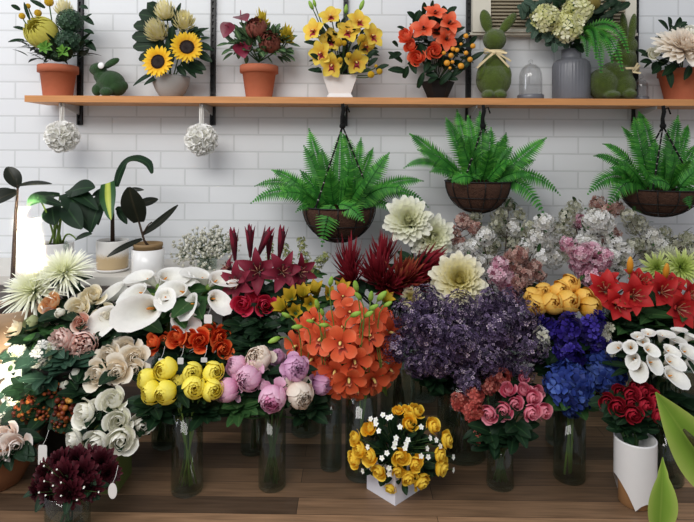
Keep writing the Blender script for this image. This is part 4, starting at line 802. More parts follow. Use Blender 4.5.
def bunch(name, cat, group, what, where, items, heads, vase, d, zc=.5, extra=None, stem=(.0028, M_STEM), leaf=(5, .07, .017, M_LD), cx=None, cy=None, kdir=.018, up=.35, dd=None, rows=None, spread=.6, reach=.35, leafspan=(.04, .5), lshape=sh_oval, headname='bloom', descs=None, rs=1.1, spin0=None):
    """one top-level thing per stem: an Empty at its foot with the flower head, the stem and its leaves as parts"""
    n = len(items); cx = cx if cx is not None else sum(i[0] for i in items)/n; cy = cy if cy is not None else sum(i[1] for i in items)/n
    if rows is None: rows = ['upper', 'lower'] if n > 6 else ['']
    order = sorted(range(n), key=lambda i: items[i][1]); rowof = {}
    per = math.ceil(n/len(rows))
    for k, i in enumerate(order): rowof[i] = k//per
    lab = {}
    for q, rn in enumerate(rows):
        ids = sorted([i for i in range(n) if rowof[i] == q], key=lambda i: items[i][0])
        for k, i in enumerate(ids):
            pos = 'leftmost' if k == 0 else ('rightmost' if k == len(ids)-1 else ORD[k+1]+' from left')
            if len(ids) == 1: pos = 'the one' if rn else ''
            lab[i] = (what+', '+pos+((' in '+rn+' row') if rn else '')+' '+where).replace('  ', ' ').replace(', the one in', ' in')
    out = []
    for i, it in enumerate(items):
        px, py, r = it[:3]; r *= rs; di = d + (it[3] if len(it) > 3 and it[3] is not None else 0); 
        dr = V(it[4]) if len(it) > 4 and it[4] is not None else V(((px-cx)*kdir, -1, (cy-py)*kdir+up))
        dr = (dr.normalized()+V((R.uniform(-.12, .12), 0, R.uniform(-.1, .1)))).normalized(); spin = it[5] if len(it) > 5 else (R.uniform(0, 6.28) if spin0 is None else spin0+R.uniform(-.5, .5))
        R_ = r*di/F; q = P(px, py, di)-dr*(zc*R_)
        top = vase.c+V((0, 0, vase.h)); off = V((q.x-top.x, q.y-top.y, 0)); 
        if off.length > 1e-4: off = off.normalized()*min(off.length*.4, vase.r*spread)
        jit = V((R.uniform(-.2, .2)*vase.r, R.uniform(-.2, .2)*vase.r, 0))
        mouth = top+off+jit; foot = vase.c+V((0, 0, .016))-off*.75+jit*.8
        lb = descs[i] if descs and descs.get(i) else lab[i]
        rt = root(name, foot, lb, cat, group)
        hd = heads[i % len(heads)]; b = ob(headname, hd, rt, q, aim(dr, spin), R_)
        for (en, em, em_sc) in (extra or []): e = ob(en, em, None, (0,0,0), sc=em_sc); e.parent = b
        ln = (q-mouth).length; ctrl = q-dr*ln*reach; ctrl.z = max(ctrl.z, mouth.z*.5+q.z*.5-.05) if q.z > mouth.z else ctrl.z
        path = bez(q, ctrl, mouth, 9)+[mouth+(foot-mouth)*t for t in (.33, .66, 1)]
        mb = MB(); mb.tube(path, stem[0], 6); mb.ball(q+dr*stem[0]*.3, max(stem[0]*2.2, R_*.2), 8, 5); part('stem', mb, stem[1], rt)
        if leaf and leaf[0]:
            lf = MB()
            for k in range(leaf[0]):
                t = leafspan[0]+(leafspan[1]-leafspan[0])*(k+R.random()*.6)/leaf[0]; f = t*9; a = int(f); p = path[min(a, 9)].lerp(path[min(a+1, 9)], f-a)
                al = R.uniform(0, 6.28); e = V((cos(al), sin(al)*.8-.25, R.uniform(-.15, .7))).normalized(); l = leaf[1]*R.uniform(.7, 1.2)
                e2 = p+e*l
                if e2.z > q.z-.2*R_: e2.z = q.z-.2*R_-R.uniform(0, .03)
                blade(lf, p, e2, leaf[2]*R.uniform(.8, 1.2), up=V((R.uniform(-.3, .3), -.5, .8)), arch=R.uniform(.05, .2), nu=6, nv=2, shape=lshape)
            part('leaves', lf, leaf[3], rt)
        out.append((rt, b, q, dr, path))
    return out
def f_crown():
    mb = MB(); R_ = random.Random(4)
    for k in range(6): petal(mb, k*PI/3, 1.0, .085, .12, -.04 if k % 2 else .16, .9, r0=.035, nu=7, nv=3, shape=lambda u: .55+.45*sin(PI*min(1, u*1.05)) if u < .9 else .5*(1-u)*8+.1)
    mb.lathe([(.03, 0), (.085, .3), (.11, .6), (.09, .82), (.02, .9)], 9); return mb
# ---------------------------------------------------------------- front row
M_YR = pm('ranunculus_yellow', (0, '#e3c01c'), (.5, '#f8e435'), (1, '#fdf070')); YR = [lib('yellow_ranunculus_%d' % i, lambda i=i: f_globe(30+i, n=20, ruf=.04, close=.88, outer=.76, psi=.75, sag=.14), [M_YR]) for i in (1, 2, 3)]
V1 = gvase(187, 499, 31, 412, 'tall clear glass vase holding the yellow ranunculus in the front row', taper=1.05)
bunch('yellow_ranunculus', 'flower', 'yellow ranunculus in the tall glass vase', 'yellow ranunculus bloom', 'of the tall glass vase', [(148, 379, 10.5, .03, (-.9, -.7, .4)), (166, 370, 11.5, .02), (152, 393, 10.5, -.01, (-.6, -.8, .1)), (166, 393, 11, -.03), (177.5, 384, 9.5, .04), (193, 373, 10.5, .03), (194, 387, 11, -.02), (213, 372, 10.5, .02), (212, 389.5, 10.5, -.01)], YR, V1, 1.70, zc=1.0, leaf=(7, .075, .017, M_LD), stem=(.0028, M_STEML), up=.25)
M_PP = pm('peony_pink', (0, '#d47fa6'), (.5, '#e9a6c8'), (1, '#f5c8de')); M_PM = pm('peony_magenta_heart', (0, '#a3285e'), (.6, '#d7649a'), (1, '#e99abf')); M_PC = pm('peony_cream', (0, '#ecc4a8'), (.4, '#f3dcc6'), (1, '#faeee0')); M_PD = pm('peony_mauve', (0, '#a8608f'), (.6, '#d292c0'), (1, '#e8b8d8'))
pk = lambda key, m, inner=0, **k: lib(key, lambda: f_globe(k.get('seed', 5), n=32, ruf=.11, outer=k.get('outer', .78), close=.86, guard=k.get('guard', 5), inner_mi=inner, cut=.5), m)
PKS = [pk('pink_peony_a', [M_PP]), pk('pink_peony_b', [M_PP], seed=8), pk('cream_peony', [M_PC], seed=9, outer=.74), pk('heart_peony', [M_PP, M_PM], 1, seed=11, outer=.70), pk('cream_peony_b', [M_PC], seed=13), pk('mauve_peony', [M_PD], seed=15)]
V2 = gvase(272, 494, 28, 414, 'clear glass vase holding the pink and cream peonies in the front row')
PE = [(237, 367, 11.5, .05, (-.5, -.6, .5)), (249, 378, 13.5, -.02), (228, 390, 12.5, -.01, (-.8, -.7, -.1)), (296, 368, 13.5, -.01, (.3, -.9, .2)), (259, 359, 13.5, .04), (273, 398, 14.5, -.05), (300, 394, 14.5, -.03), (277, 357, 8, .1), (321, 384, 11, .06, (.7, -.7, 0))]
HS = [PKS[0], PKS[1], PKS[0], PKS[5], PKS[2], PKS[3], PKS[4], PKS[5], PKS[5]]
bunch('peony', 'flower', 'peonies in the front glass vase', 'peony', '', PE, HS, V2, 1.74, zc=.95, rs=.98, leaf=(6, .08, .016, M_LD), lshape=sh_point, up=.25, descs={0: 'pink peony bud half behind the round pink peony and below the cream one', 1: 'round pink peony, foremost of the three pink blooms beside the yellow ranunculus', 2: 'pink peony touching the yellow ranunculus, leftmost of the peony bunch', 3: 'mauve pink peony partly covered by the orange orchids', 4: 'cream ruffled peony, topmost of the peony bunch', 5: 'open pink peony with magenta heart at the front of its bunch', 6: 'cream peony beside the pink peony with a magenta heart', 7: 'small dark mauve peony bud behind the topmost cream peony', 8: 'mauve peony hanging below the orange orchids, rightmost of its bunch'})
M_PRS = pm('rose_pink', (0, '#b8355a'), (.45, '#e0607f'), (1, '#f0a0ae')); PRS = [lib('pink_rose_%d' % i, lambda i=i: f_rose(40+i, n=18, open_=1.2), [M_PRS]) for i in (1, 2)]
V3 = gvase(500, 492, 24, 436, 'clear glass vase holding the pink roses in the front row', taper=1.15)
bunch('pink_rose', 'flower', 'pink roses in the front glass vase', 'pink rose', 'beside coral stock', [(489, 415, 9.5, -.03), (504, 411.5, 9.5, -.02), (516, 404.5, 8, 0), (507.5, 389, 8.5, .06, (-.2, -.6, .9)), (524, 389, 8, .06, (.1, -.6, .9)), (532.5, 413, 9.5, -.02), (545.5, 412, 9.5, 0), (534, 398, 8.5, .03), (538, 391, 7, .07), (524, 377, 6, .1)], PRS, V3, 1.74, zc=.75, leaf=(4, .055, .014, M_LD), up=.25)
M_COR = pm('stock_coral', (0, '#8c3230'), (.5, '#c45a50'), (1, '#e08a7c')); CST = [lib('coral_stock_%d' % i, lambda i=i: f_sprig(60+i, 75, 1.9, .62, .30, 5, .35), [M_COR]) for i in (1, 2, 3)]
bunch('coral_stock', 'flower', 'coral stock in the front glass vase', 'ruffled coral stock spike', 'beside the pink roses', [(459, 402, 12, .05), (474, 396, 14, .03), (474, 411, 14, 0), (497, 381, 14, .1), (477, 437, 6, -.03, (-.2, -.6, -.8))], CST, V3, 1.76, zc=.9, leaf=(2, .05, .012, M_LD), up=.8, descs={4: 'small coral stock tip drooping below the bunch beside the vase'})
V4 = gvase(569, 486, 30, 408, 'clear glass vase holding the blue hydrangeas in the front row', taper=1.05)
M_BH = pm('hydrangea_blue', (0, '#162054'), (.5, '#2a3f8c'), (1, '#5672bc')); BH = [lib('blue_hydrangea_%d' % i, lambda i=i: f_hydr(70+i, 70, .40), [M_BH, M_LD]) for i in (1, 2)]
bunch('blue_hydrangea', 'flower', 'blue hydrangeas in the glass vase', 'blue hydrangea head', '', [(570, 385, 19, -.02), (604, 371, 17, .12), (573, 404, 11, .0)], BH, V4, 1.80, zc=.6, leaf=(4, .10, .032, M_LM), up=.3, stem=(.004, M_STEML), descs={0: 'large bright blue hydrangea head facing forward above its glass vase', 1: 'darker blue hydrangea head behind, right of the large bright one', 2: 'small blue hydrangea head tucked under the large bright one'})
# white cut-away vase with dark red roses
p = PF(634, 514); d = p.y+DW+.055; s = d/F; wx, wy = P(635, 480, d).x, -(DW-d); hW = H-(434-HY)*s
rv = root('tall_white_vase', (wx, wy, 0), 'tall white cylinder vase with tan notched foot holding dark red roses', 'vase'); mb = MB(); n = 72; rr = 19.5*s; lo, hi = 0, hW
rows = [[], [], [], []]; 
def foot_z(a):
    u = cos(a); pts = ((-1, .085), (-.72, .05), (-.42, .006), (-.2, .022), (.08, .030), (.36, .022), (.58, .006), (.85, .045), (1, .07))
    for (u0, z0), (u1, z1) in zip(pts, pts[1:]):
        if u <= u1: return z0+(z1-z0)*(u-u0)/(u1-u0)
    return .07
for k in range(n):
    a = 2*PI*k/n; q = foot_z(a); 
    for i, z in enumerate((q, q+.01, hW-.004, hW)): rows[i].append((wx+rr*cos(a), wy+rr*sin(a), z))
inr = [[(wx+(rr-.006)*cos(2*PI*k/n), wy+(rr-.006)*sin(2*PI*k/n), z) for k in range(n)] for z in (hW, hW-.08)]
mb.grid(rows+inr, [0]*6, 0, True); part('shell', mb, M_CERW, rv)
mb = MB(); mb.lathe([(0, 0), (rr*.70, 0), (rr*.78, .004), (rr*.80, .10), (rr*.7, .11), (0, .11)], 40, c=(wx, wy, 0)); part('foot', mb, mat('tan_clay', '#a3784f', rough=.6, noise=.15), rv, label='tan clay foot')
VW = mkvase(wx, wy, .0, hW, rr*.9); DWV = d
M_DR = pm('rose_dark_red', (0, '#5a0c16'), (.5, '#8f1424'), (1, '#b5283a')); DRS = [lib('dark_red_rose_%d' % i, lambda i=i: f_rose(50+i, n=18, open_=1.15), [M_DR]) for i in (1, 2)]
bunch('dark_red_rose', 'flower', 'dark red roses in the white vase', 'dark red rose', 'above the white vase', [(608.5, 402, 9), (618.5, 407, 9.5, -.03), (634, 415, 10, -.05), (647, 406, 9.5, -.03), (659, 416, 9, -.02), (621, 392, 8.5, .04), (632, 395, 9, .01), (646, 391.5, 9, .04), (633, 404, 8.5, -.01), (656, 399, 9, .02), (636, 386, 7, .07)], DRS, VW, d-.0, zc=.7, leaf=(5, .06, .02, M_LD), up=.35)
# small yellow roses in a white cube
pc = PF(397, 506.5); ang = math.radians(43); side = .118
bxx = pc.x-.004; byy = pc.y+side*.5*math.sqrt(2)+.002
yb = root('potted_yellow_roses', (bxx, byy, 0), 'small white cube pot of yellow roses with tiny white star flowers on the floor', 'potted plant')
mb = MB(); hb = .105; M2 = Matrix.Translation((bxx, byy, 0)) @ Matrix.Rotation(ang+.02, 4, 'Z'); o = MB(); a = side/2
o.box((-a, -a, 0), (a, a, .004)); 
for q in ((-a, -a, a, -a+.005), (-a, a-.005, a, a), (-a, -a+.005, -a+.005, a-.005), (a-.005, -a+.005, a, a-.005)): o.box((q[0], q[1], .004), (q[2], q[3], hb))
mb.add(o, M2); part('cube_pot', mb, mat('white_box_paint', '#dedde4', rough=.5, noise=.06), yb, False)
mb = MB(); o = MB(); o.box((-a+.006, -a+.006, hb-.03), (a-.006, a-.006, hb-.02)); mb.add(o, M2); part('soil', mb, M_SOIL, yb, False)
M_YO = pm('rose_golden', (0, '#dc940c'), (.4, '#f6c026'), (1, '#fcdd52')); YO = [lib('golden_rose_%d' % i, lambda i=i: f_rose(80+i, n=16, open_=1.2), [M_YO]) for i in (1, 2, 3)]
B0 = V((bxx, byy, .13)); ends = []
for i, (px, py, r) in enumerate(((417, 410, 7.5), (397.5, 410, 5), (406, 409, 4.5), (410, 423, 8), (434, 425.5, 8), (448, 439.5, 8), (441, 454.5, 7.5), (443, 467, 9), (368, 428, 7.5), (354, 438, 7), (358.5, 450, 8), (353.5, 460, 8.5), (369, 457, 8.5), (378.5, 472, 7.5), (400.5, 457.5, 8.5), (416, 464, 8), (398.5, 472, 6.5), (409, 478.5, 8.5), (423, 482.5, 9), (390.5, 489.5, 6))):
    u = ((px-400)/50); vv = (450-py)/42; q2 = max(.12, 1-u*u*.75-vv*vv*.6); dq = byy+DW-.125*math.sqrt(q2)+(.06 if py < 430 else 0)
    dr = V((u*1.1, -.9*math.sqrt(q2)-.1, vv*.8+.25)); o, c = place('rose', YO[i % 3], yb, px, py, dq, r*1.22, dr, .7, spin=i); ends.append((c, dr))
mb = MB(); stems_to(mb, ends, B0-V((0, 0, .04)), .0018); part('stem', mb, M_STEM, yb)
mb = MB(); bushy(mb, P(399, 452, byy+DW), (.115, .09, .115), 260, .034, .011, R, -.75, inner=.3, front=.2); part('foliage', mb, M_LD, yb)
STAR = MB(); 
for k in range(5): petal(STAR, k*2*PI/5, 1., .42, 1.2, 1.5, .3, nu=3, nv=2, shape=sh_oval)
STARM = STAR.mesh('star_flower', mat('star_white', [(0, '#d9d98a'), (.3, '#f2f2ea'), (1, '#f7f7f2')], noise=.03))
mb = MB(); ends = []
for (x, y) in ((383, 415), (388, 418), (376, 420), (379, 431), (391, 417), (368, 447), (382, 458), (387, 453), (394, 447), (396, 438), (406, 444), (405, 448), (400, 427), (421, 427), (427, 448.5), (430, 438), (436, 440), (421, 456), (428, 457), (440, 446), (363, 471), (389, 474), (453, 457), (453, 470), (371, 419), (376, 424), (395, 443), (408, 440), (389, 468)):
    u = (x-400)/50; vv = (450-y)/42; q2 = max(.1, 1-u*u*.75-vv*vv*.6); dq = byy+DW-.12*math.sqrt(q2)+(.05 if y < 428 else 0); dr = V((u+R.uniform(-.3, .3), -.8, vv*.5+.4)); o, c = place('star_flower', STARM, yb, x, y, dq, 3.0, dr, 0, spin=x); ends.append((c, dr))
stems_to(mb, ends, B0, .001); part('fine_stem', mb, M_STEM, yb)
# ---------------------------------------------------------------- glass vases of the second and back rows
VO = gvase(361, 484, 33, 392, 'wide dark glass vase holding the orange orchids behind the yellow roses', m=GLASSD); VR = gvase(331, 473, 22, 394, 'narrow glass vase between peonies and orange orchids holding dark red stems', m=GLASSD)
VRO = wv(166, 2.0, .05, .30, 'glass vase behind the yellow ranunculus holding the red orange ranunculus'); VC = wv(170, 2.17, .06, .33, 'glass vase holding the large white calla lilies at the left')
VCR = wv(253, 1.96, .042, .34, 'glass vase half hidden behind the peony vase holding the crimson roses'); VL = wv(262, 2.2, .06, .40, 'glass vase behind the crimson roses holding the burgundy lilies')
VU = wv(462, 1.96, .085, .30, 'wide glass vase behind the coral stock holding the purple lilac'); VY = wv(306, 2.1, .055, .34, 'glass vase behind the orange orchids holding the mustard lilies')
VP = wv(398, 2.22, .07, .40, 'glass vase behind the orange orchids holding the burgundy proteas'); VCH = wv(424, 2.40, .055, .44, 'glass vase by the wall holding the two tall cream chrysanthemums')
VB1 = wv(500, 2.35, .075, .42, 'large glass vase by the wall holding the white and pink blossom branches'); VB2 = wv(600, 2.36, .075, .42, 'large glass vase by the wall behind the red lilies holding blossom branches')
VYT = wv(560, 2.05, .05, .34, 'glass vase behind the blue hydrangeas holding the golden globe flowers'); VIR = wv(572, 1.94, .045, .34, 'glass vase behind blue hydrangeas holding the violet delphiniums')
VRL = wv(648, 2.12, .07, .36, 'glass vase at the right holding the bright red lilies'); VCA = gvase(664, 490, 36, 420, 'glass vase at the right behind the white vase holding small callas', m=GLASSD)
VLI = wv(680, 2.36, .06, .40, 'glass vase by the wall at the far right holding lime chrysanthemums'); VDA = wv(455, 2.2, .06, .38, 'glass vase holding the cream dahlias behind the purple lilac')
# ---------------------------------------------------------------- middle rows
M_RO = pm('ranunculus_red_orange', (0, '#b3210e'), (.5, '#e0401c'), (1, '#f07a40')); ROS = [lib('red_orange_ranunculus_%d' % i, lambda i=i: f_rose(90+i, n=15, open_=1.35, h=1.25, ruf=.06), [M_RO]) for i in (1, 2, 3)]
bunch('red_orange_ranunculus', 'flower', 'red orange ranunculus behind the yellow ones', 'red orange ranunculus', 'behind the yellow ranunculus', [(153, 343, 9.5, 0, (-.6, -.7, .2)), (165, 341, 8.5, .05), (176, 337, 10.5, 0), (190, 339, 9.5), (200, 341, 10.5, -.02), (209, 335, 9.5, .03), (222, 337, 10.5, .03), (223, 349, 9.5, -.03), (211, 330, 7.5, .07), (230, 341, 8, .05), (190, 332, 7, .08)], ROS, VRO, 1.92, zc=.7, leaf=(4, .07, .014, M_LD), up=.35)
M_CAL = pm('calla_white', (0, '#c9d29a'), (.3, '#efeee0'), (1, '#f8f6f1'), rough=.4); CAL = [lib('calla_spathe_%d' % i, lambda i=i: f_calla(i, .30+.05*i, .95), [M_CAL]) for i in range(3)]
CX_ = [('spadix', SPX, (.9, .9, .9))]
CL = [(118, 291, 23, .03, (-.9, -.35, .55), -2.0), (111, 316, 22, -.08, (-.45, -.95, .3), -2.25), (148, 308, 25, -.10, (-.1, -1, .35), -2.7), (166, 276, 18, .05, (.6, -.5, .7), -.7), (147, 277, 17, .08, (-.6, -.4, .8), -2.2), (139, 291, 17, .0, (-.5, -.8, .5), -1.9), (180, 290, 18, -.02, (-.6, -.7, .6), -2.6), (190, 302, 19, -.04, (-.3, -.8, .6), -.9), (179, 318, 17, -.08, (.35, -1, .2), -.6), (203, 276, 17, .08, (-.2, -.35, .9), -2.6), (217, 279, 16, .04, (.7, -.5, .6), -.6), (215, 298, 15, -.02, (.6, -.8, .35), -1.0), (184, 278, 14, .08, (.2, -.6, .8), -1.2), (165, 295, 17, -.05, (.2, -.8, .6), -1.4)]
bunch('calla_lily', 'flower', 'large white calla lilies', 'large white calla lily', 'of the left bunch', CL, CAL, VC, 2.05, zc=.95, extra=CX_, stem=(.0055, M_STEML), leaf=(3, .16, .03, M_LM), rs=1.12, cx=168, cy=300, rows=['top', 'middle', 'lowest'])
M_DL = pm('lily_burgundy', (0, '#4a0f1e'), (.5, '#7a1c30'), (1, '#8e2c42')); M_STA = mat('stamen_pale', '#b98a6c'); DLI = [lib('burgundy_lily_%d' % i, lambda i=i: f_lily(i, 1.1, .27, .5, 1.7), [M_DL, M_STA, M_OT]) for i in (1, 2)]; DBUD = lib('burgundy_lily_bud', lambda: f_crown(), [M_DL])
def spray(name, cat, group, label, foot_vase, blooms, buds, d, stemm, sr=.003, leafspec=None, bloom='flower', bud='bud'):
    """one stem carrying several flowers and buds, each a part"""
    top = foot_vase.c+V((0, 0, foot_vase.h)); jit = V((R.uniform(-.4, .4)*foot_vase.r, R.uniform(-.4, .4)*foot_vase.r, 0)); foot = foot_vase.c+V((0, 0, .016))-jit
    rt = root(name, foot, label, cat, group); al = blooms+buds; ax = sum(b[1] for b in al)/len(al); ay = max(b[2] for b in al)+14
    hub = P(ax, ay, d+.05); mb = MB(); mb.tube(bez(hub, (hub+top+jit)/2+V((0, 0, .05)), top+jit, 6)+[foot], sr*1.3, 6)
    for lst, nm, zc in ((blooms, bloom, .3), (buds, bud, .5)):
        for b in lst:
            m, px, py, r, dd, dr = b[:6]; sp = b[6] if len(b) > 6 else R.uniform(0, 6.28); o, c = place(nm, m, rt, px, py, d+dd, r, dr, zc, sp); mb.tube(bez(c, c-V(dr).normalized()*min(.06, (c-hub).length*.5), hub, 5), sr*.8, 5)
    part('stem', mb, stemm, rt)
    if leafspec:
        n, L, W, m = leafspec; lf = MB()
        for k in range(n):
            p = hub.lerp(top, R.uniform(0, .7))+V((R.uniform(-.04, .04), R.uniform(-.04, .02), 0)); a = R.uniform(0, 6.28); e = V((cos(a), sin(a)*.7-.3, R.uniform(-.2, .6))).normalized(); blade(lf, p, p+e*L*R.uniform(.7, 1.2), W, up=(R.uniform(-.3, .3), -.6, .8), arch=.12, nu=6, nv=2, shape=sh_point)
        part('leaves', lf, m, rt)
    return rt
ls = (22, .10, .013, M_LD)
spray('burgundy_lily', 'flower', 'burgundy lilies', 'burgundy lily stem at left with two slim upright buds beside white callas', VL, [(DLI[0], 237, 283, 23, -.04, (-.5, -1, .2)), (DLI[1], 228, 268, 15, .06, (-.8, -.4, .5))], [(DBUD, 234, 244, 34, .02, (-.05, -.1, 1)), (DBUD, 250, 241, 34, .0, (0, -.15, 1))], 2.13, M_STEMD, leafspec=ls)
spray('burgundy_lily', 'flower', 'burgundy lilies', 'burgundy lily stem in the middle with one bud leaning outward', VL, [(DLI[1], 258, 271, 24, -.03, (0, -1, .4)), (DLI[0], 248, 279, 15, .04, (-.1, -.6, .4))], [(DBUD, 264, 242, 34, .0, (.45, -.15, 1)), (DBUD, 269, 245, 30, .04, (.05, -.1, 1))], 2.13, M_STEMD, leafspec=ls)
spray('burgundy_lily', 'flower', 'burgundy lilies', 'burgundy lily stem at right with broad open flowers beneath an upright bud', VL, [(DLI[0], 283, 272, 22, -.04, (.3, -1, .4)), (DLI[1], 300, 272, 21, .0, (.7, -.8, .1))], [(DBUD, 281, 242, 34, .0, (.12, -.1, 1))], 2.13, M_STEMD, leafspec=ls)
M_CR = pm('rose_crimson', (0, '#9a0f2c'), (.5, '#cf1f42'), (1, '#dd4560')); CRS = [lib('crimson_rose_%d' % i, lambda i=i: f_rose(i, n=13, open_=1.3, h=1.3), [M_CR]) for i in (101, 102)]
bunch('crimson_rose', 'flower', 'crimson roses below the burgundy lilies', 'bright crimson rose', 'below the burgundy lilies', [(243, 304, 11, -.02, (-.1, -1, .3)), (265, 305, 10.5, 0, (.3, -1, .3)), (254, 301, 9.5, .06, (0, -.8, .7))], CRS, VCR, 2.02, zc=.6, leaf=(16, .085, .010, M_LD), up=.4, leafspan=(.05, .8), lshape=sh_point)
M_MU = pm('lily_mustard', (0, '#6e6a1c'), (.4, '#a8921f'), (.8, '#c9a82c'), (1, '#b98a2c')); MUL = [lib('mustard_lily_%d' % i, lambda i=i: f_lily(110+i, 1.1, .36, .2, .85, 0), [M_MU]) for i in (1, 2)]
bunch('mustard_lily', 'flower', 'mustard yellow lilies behind the orchids', 'mustard yellow lily', 'behind orange orchids', [(280, 305, 15, -.04, (-.5, -.8, .7)), (290, 295, 15, 0, (-.2, -.7, .8)), (303, 291, 15, .02, (0, -.6, .9)), (315, 287, 14, .05, (0, -.5, 1)), (295, 311, 13, -.03, (0, -.9, .5)), (343, 286, 13, .08, (.2, -.6, 1)), (388, 297, 12, .05, (.5, -.6, .9)), (330, 293, 12, .06), (310, 303, 13, 0)], MUL, VY, 2.03, zc=.7, leaf=(5, .07, .014, M_LM), up=.5)
# orange orchids: five sprays, each with several flowers and green buds
M_OG = pm('orchid_orange', (0, '#b8442a'), (.35, '#dd5632'), (.8, '#ec6a40'), (1, '#f07e58')); M_OGL = pm('orchid_orange_lip', (0, '#6e1a1c'), (.6, '#a83c30'), (1, '#e08a60')); OOR = [lib('orange_orchid_%d' % i, lambda i=i: f_orchid(120+i, 1.12, sh_spoon), [M_OG, M_OGL, M_OC]) for i in (1, 2, 3, 4)]
def OO(px, py, r=15, dd=0): return (OOR[(int(px)*7+int(py)) % 4], px, py, r*1.13, dd+.0016*abs(px-345), V(((px-345)*.02, -1, (338-py)*.012+.1)), R.uniform(-.4, .4))
def BD(px, py, r, dx, dz): return (OBUD, px, py, r, -.05, (dx, -.5, dz))
g = 'orange cymbidium orchid sprays'
spray('orange_orchid', 'flower', g, 'orange orchid spray reaching left over the peonies, two green buds at its tip', VO, [OO(294, 347, 15), OO(310, 361, 16, -.03), OO(313, 319, 11, .05), OO(322, 371, 14, -.03), OO(301, 330, 13, .04), OO(305, 346, 13, .02)], [BD(274, 340, 13, -1, -.3), BD(286, 315, 11, -.9, .6), BD(297, 327, 12, -1, .1)], 1.84, M_STEML, .0025)
spray('orange_orchid', 'flower', g, 'orange orchid spray left of centre with four green buds above', VO, [OO(319, 340, 16, -.04), OO(334, 374, 16, -.06), OO(333, 325, 13, .03), OO(328, 356, 13, .0), OO(338, 391, 12, -.02), OO(308, 331, 12, .03)], [BD(310, 321, 9, -.8, .3), BD(317, 304, 12, -.2, 1), BD(322, 312, 10, -.2, .8), BD(324, 325, 11, -.9, .2)], 1.82, M_STEML, .0025)
spray('orange_orchid', 'flower', g, 'orange orchid spray at the centre front hanging lowest over the dark vase', VO, [OO(340, 344, 17, -.08), OO(349, 382, 16, -.07), OO(355, 363, 16, -.06), OO(343, 296, 12, .06), OO(350, 312, 14, .03), OO(362, 322, 13, .0), OO(358, 392, 12, -.02), OO(342, 327, 12, .03)], [BD(331, 281, 12, .2, 1), BD(356, 314, 13, .9, .5), BD(358, 296, 12, -.6, .8)], 1.80, M_STEML, .0025)
spray('orange_orchid', 'flower', g, 'orange orchid spray right of centre below a pair of green buds', VO, [OO(370, 335, 16, -.04), OO(375, 382, 17, -.04), OO(361, 347, 12, .0), OO(366, 368, 14, -.01), OO(378, 347, 13, .0), OO(377, 322, 13, .03)], [BD(356, 286, 14, -.2, 1), BD(371, 296, 13, .1, 1), BD(369, 314, 12, .8, .7), BD(374, 307, 12, .9, .6)], 1.83, M_STEML, .0025)
spray('orange_orchid', 'flower', g, 'orange orchid spray reaching right against the purple lilac', VO, [OO(393, 333, 16, 0), OO(381, 361, 16, -.02), OO(384, 318, 12, .04), OO(389, 347, 13, .03), OO(392, 371, 13, .0), OO(386, 382, 11, .0)], [BD(382, 296, 15, .8, 1), BD(388, 304, 11, .8, .6)], 1.86, M_STEML, .0025)
M_BP = pm('protea_burgundy', (0, '#3c0d14'), (.5, '#7c1a26'), (.85, '#8e2430'), (1, '#a03a40')); M_BP2 = pm('protea_burgundy_tan', (0, '#6a2420'), (.5, '#8c2c2a'), (.85, '#a8543c'), (1, '#c08850')); BPR = [lib('burgundy_protea_%d' % i, lambda i=i: f_spike(130+i, 54, 1.9, .085, .7), [M_BP]) for i in (1, 2)]; BPT = lib('tan_protea', lambda: f_spike(135, 54, 1.8, .1, .85), [M_BP2])
bunch('burgundy_protea', 'flower', 'spiky burgundy proteas', 'spiky burgundy protea', 'behind the orange orchids', [(384, 248, 17, .08, (0, -.2, 1)), (376, 268, 22, -.02, (-.15, -.6, 1)), (405, 273, 22, -.02, (.1, -.8, .9)), (430, 263, 21, .03, (.6, -.5, .9)), (349, 258, 19, .05, (-.1, -.2, 1)), (350, 275, 15, 0, (-.3, -.7, .7)), (390, 284, 18, -.05, (0, -1, .5)), (418, 280, 18, 0, (.4, -.8, .5))], [BPR[0], BPR[1], BPT, BPR[0], BPR[1], BPR[0], BPR[1], BPR[0]], VP, 2.18, zc=.85, leaf=(5, .09, .022, M_LD), stem=(.004, M_STEMD), up=.6)
M_CM = pm('chrysanthemum_cream', (0, '#cdd678'), (.35, '#eff0c6'), (1, '#fbfaf0')); CMU = [lib('cream_chrysanthemum_%d' % i, lambda i=i: f_mum(140+i, 120, .2, .45, 1.08, -.7, 1.8), [M_CM]) for i in (1, 2)]
bunch('cream_chrysanthemum', 'flower', 'tall cream chrysanthemums under the first fern', 'large cream chrysanthemum', 'beside the left hanging fern', [(408, 220, 20, -.05, (-.2, -1, .3)), (432, 237, 19, -.03, (.2, -1, .2))], CMU, VCH, 2.38, zc=.2, leaf=(6, .09, .02, M_LD), stem=(.004, M_STEM), descs={0: 'large cream chrysanthemum touching the leftmost hanging fern', 1: 'large cream chrysanthemum lower right of its twin below the fern'})
M_DH = pm('dahlia_lemon', (0, '#d9c53e'), (.35, '#e9dd88'), (.8, '#f0ead0'), (1, '#efeadc')); DHL = [lib('cream_dahlia_%d' % i, lambda i=i: f_mum(150+i, 130, .19, .35, 1.0, -.7, 1.75), [M_DH]) for i in (1, 2)]
bunch('cream_dahlia', 'flower', 'cream dahlias above the lilac', 'cream dahlia', '', [(459, 280, 25, -.06, (-.1, -1, .35)), (446, 284, 15, .03), (412, 298, 11, .02)], DHL, VDA, 2.12, zc=.2, leaf=(5, .08, .02, M_LD), descs={0: 'large cream dahlia with lemon heart above the purple lilac', 1: 'smaller cream dahlia tucked left behind the large lemon hearted one', 2: 'small pale dahlia between burgundy proteas and purple lilac'})
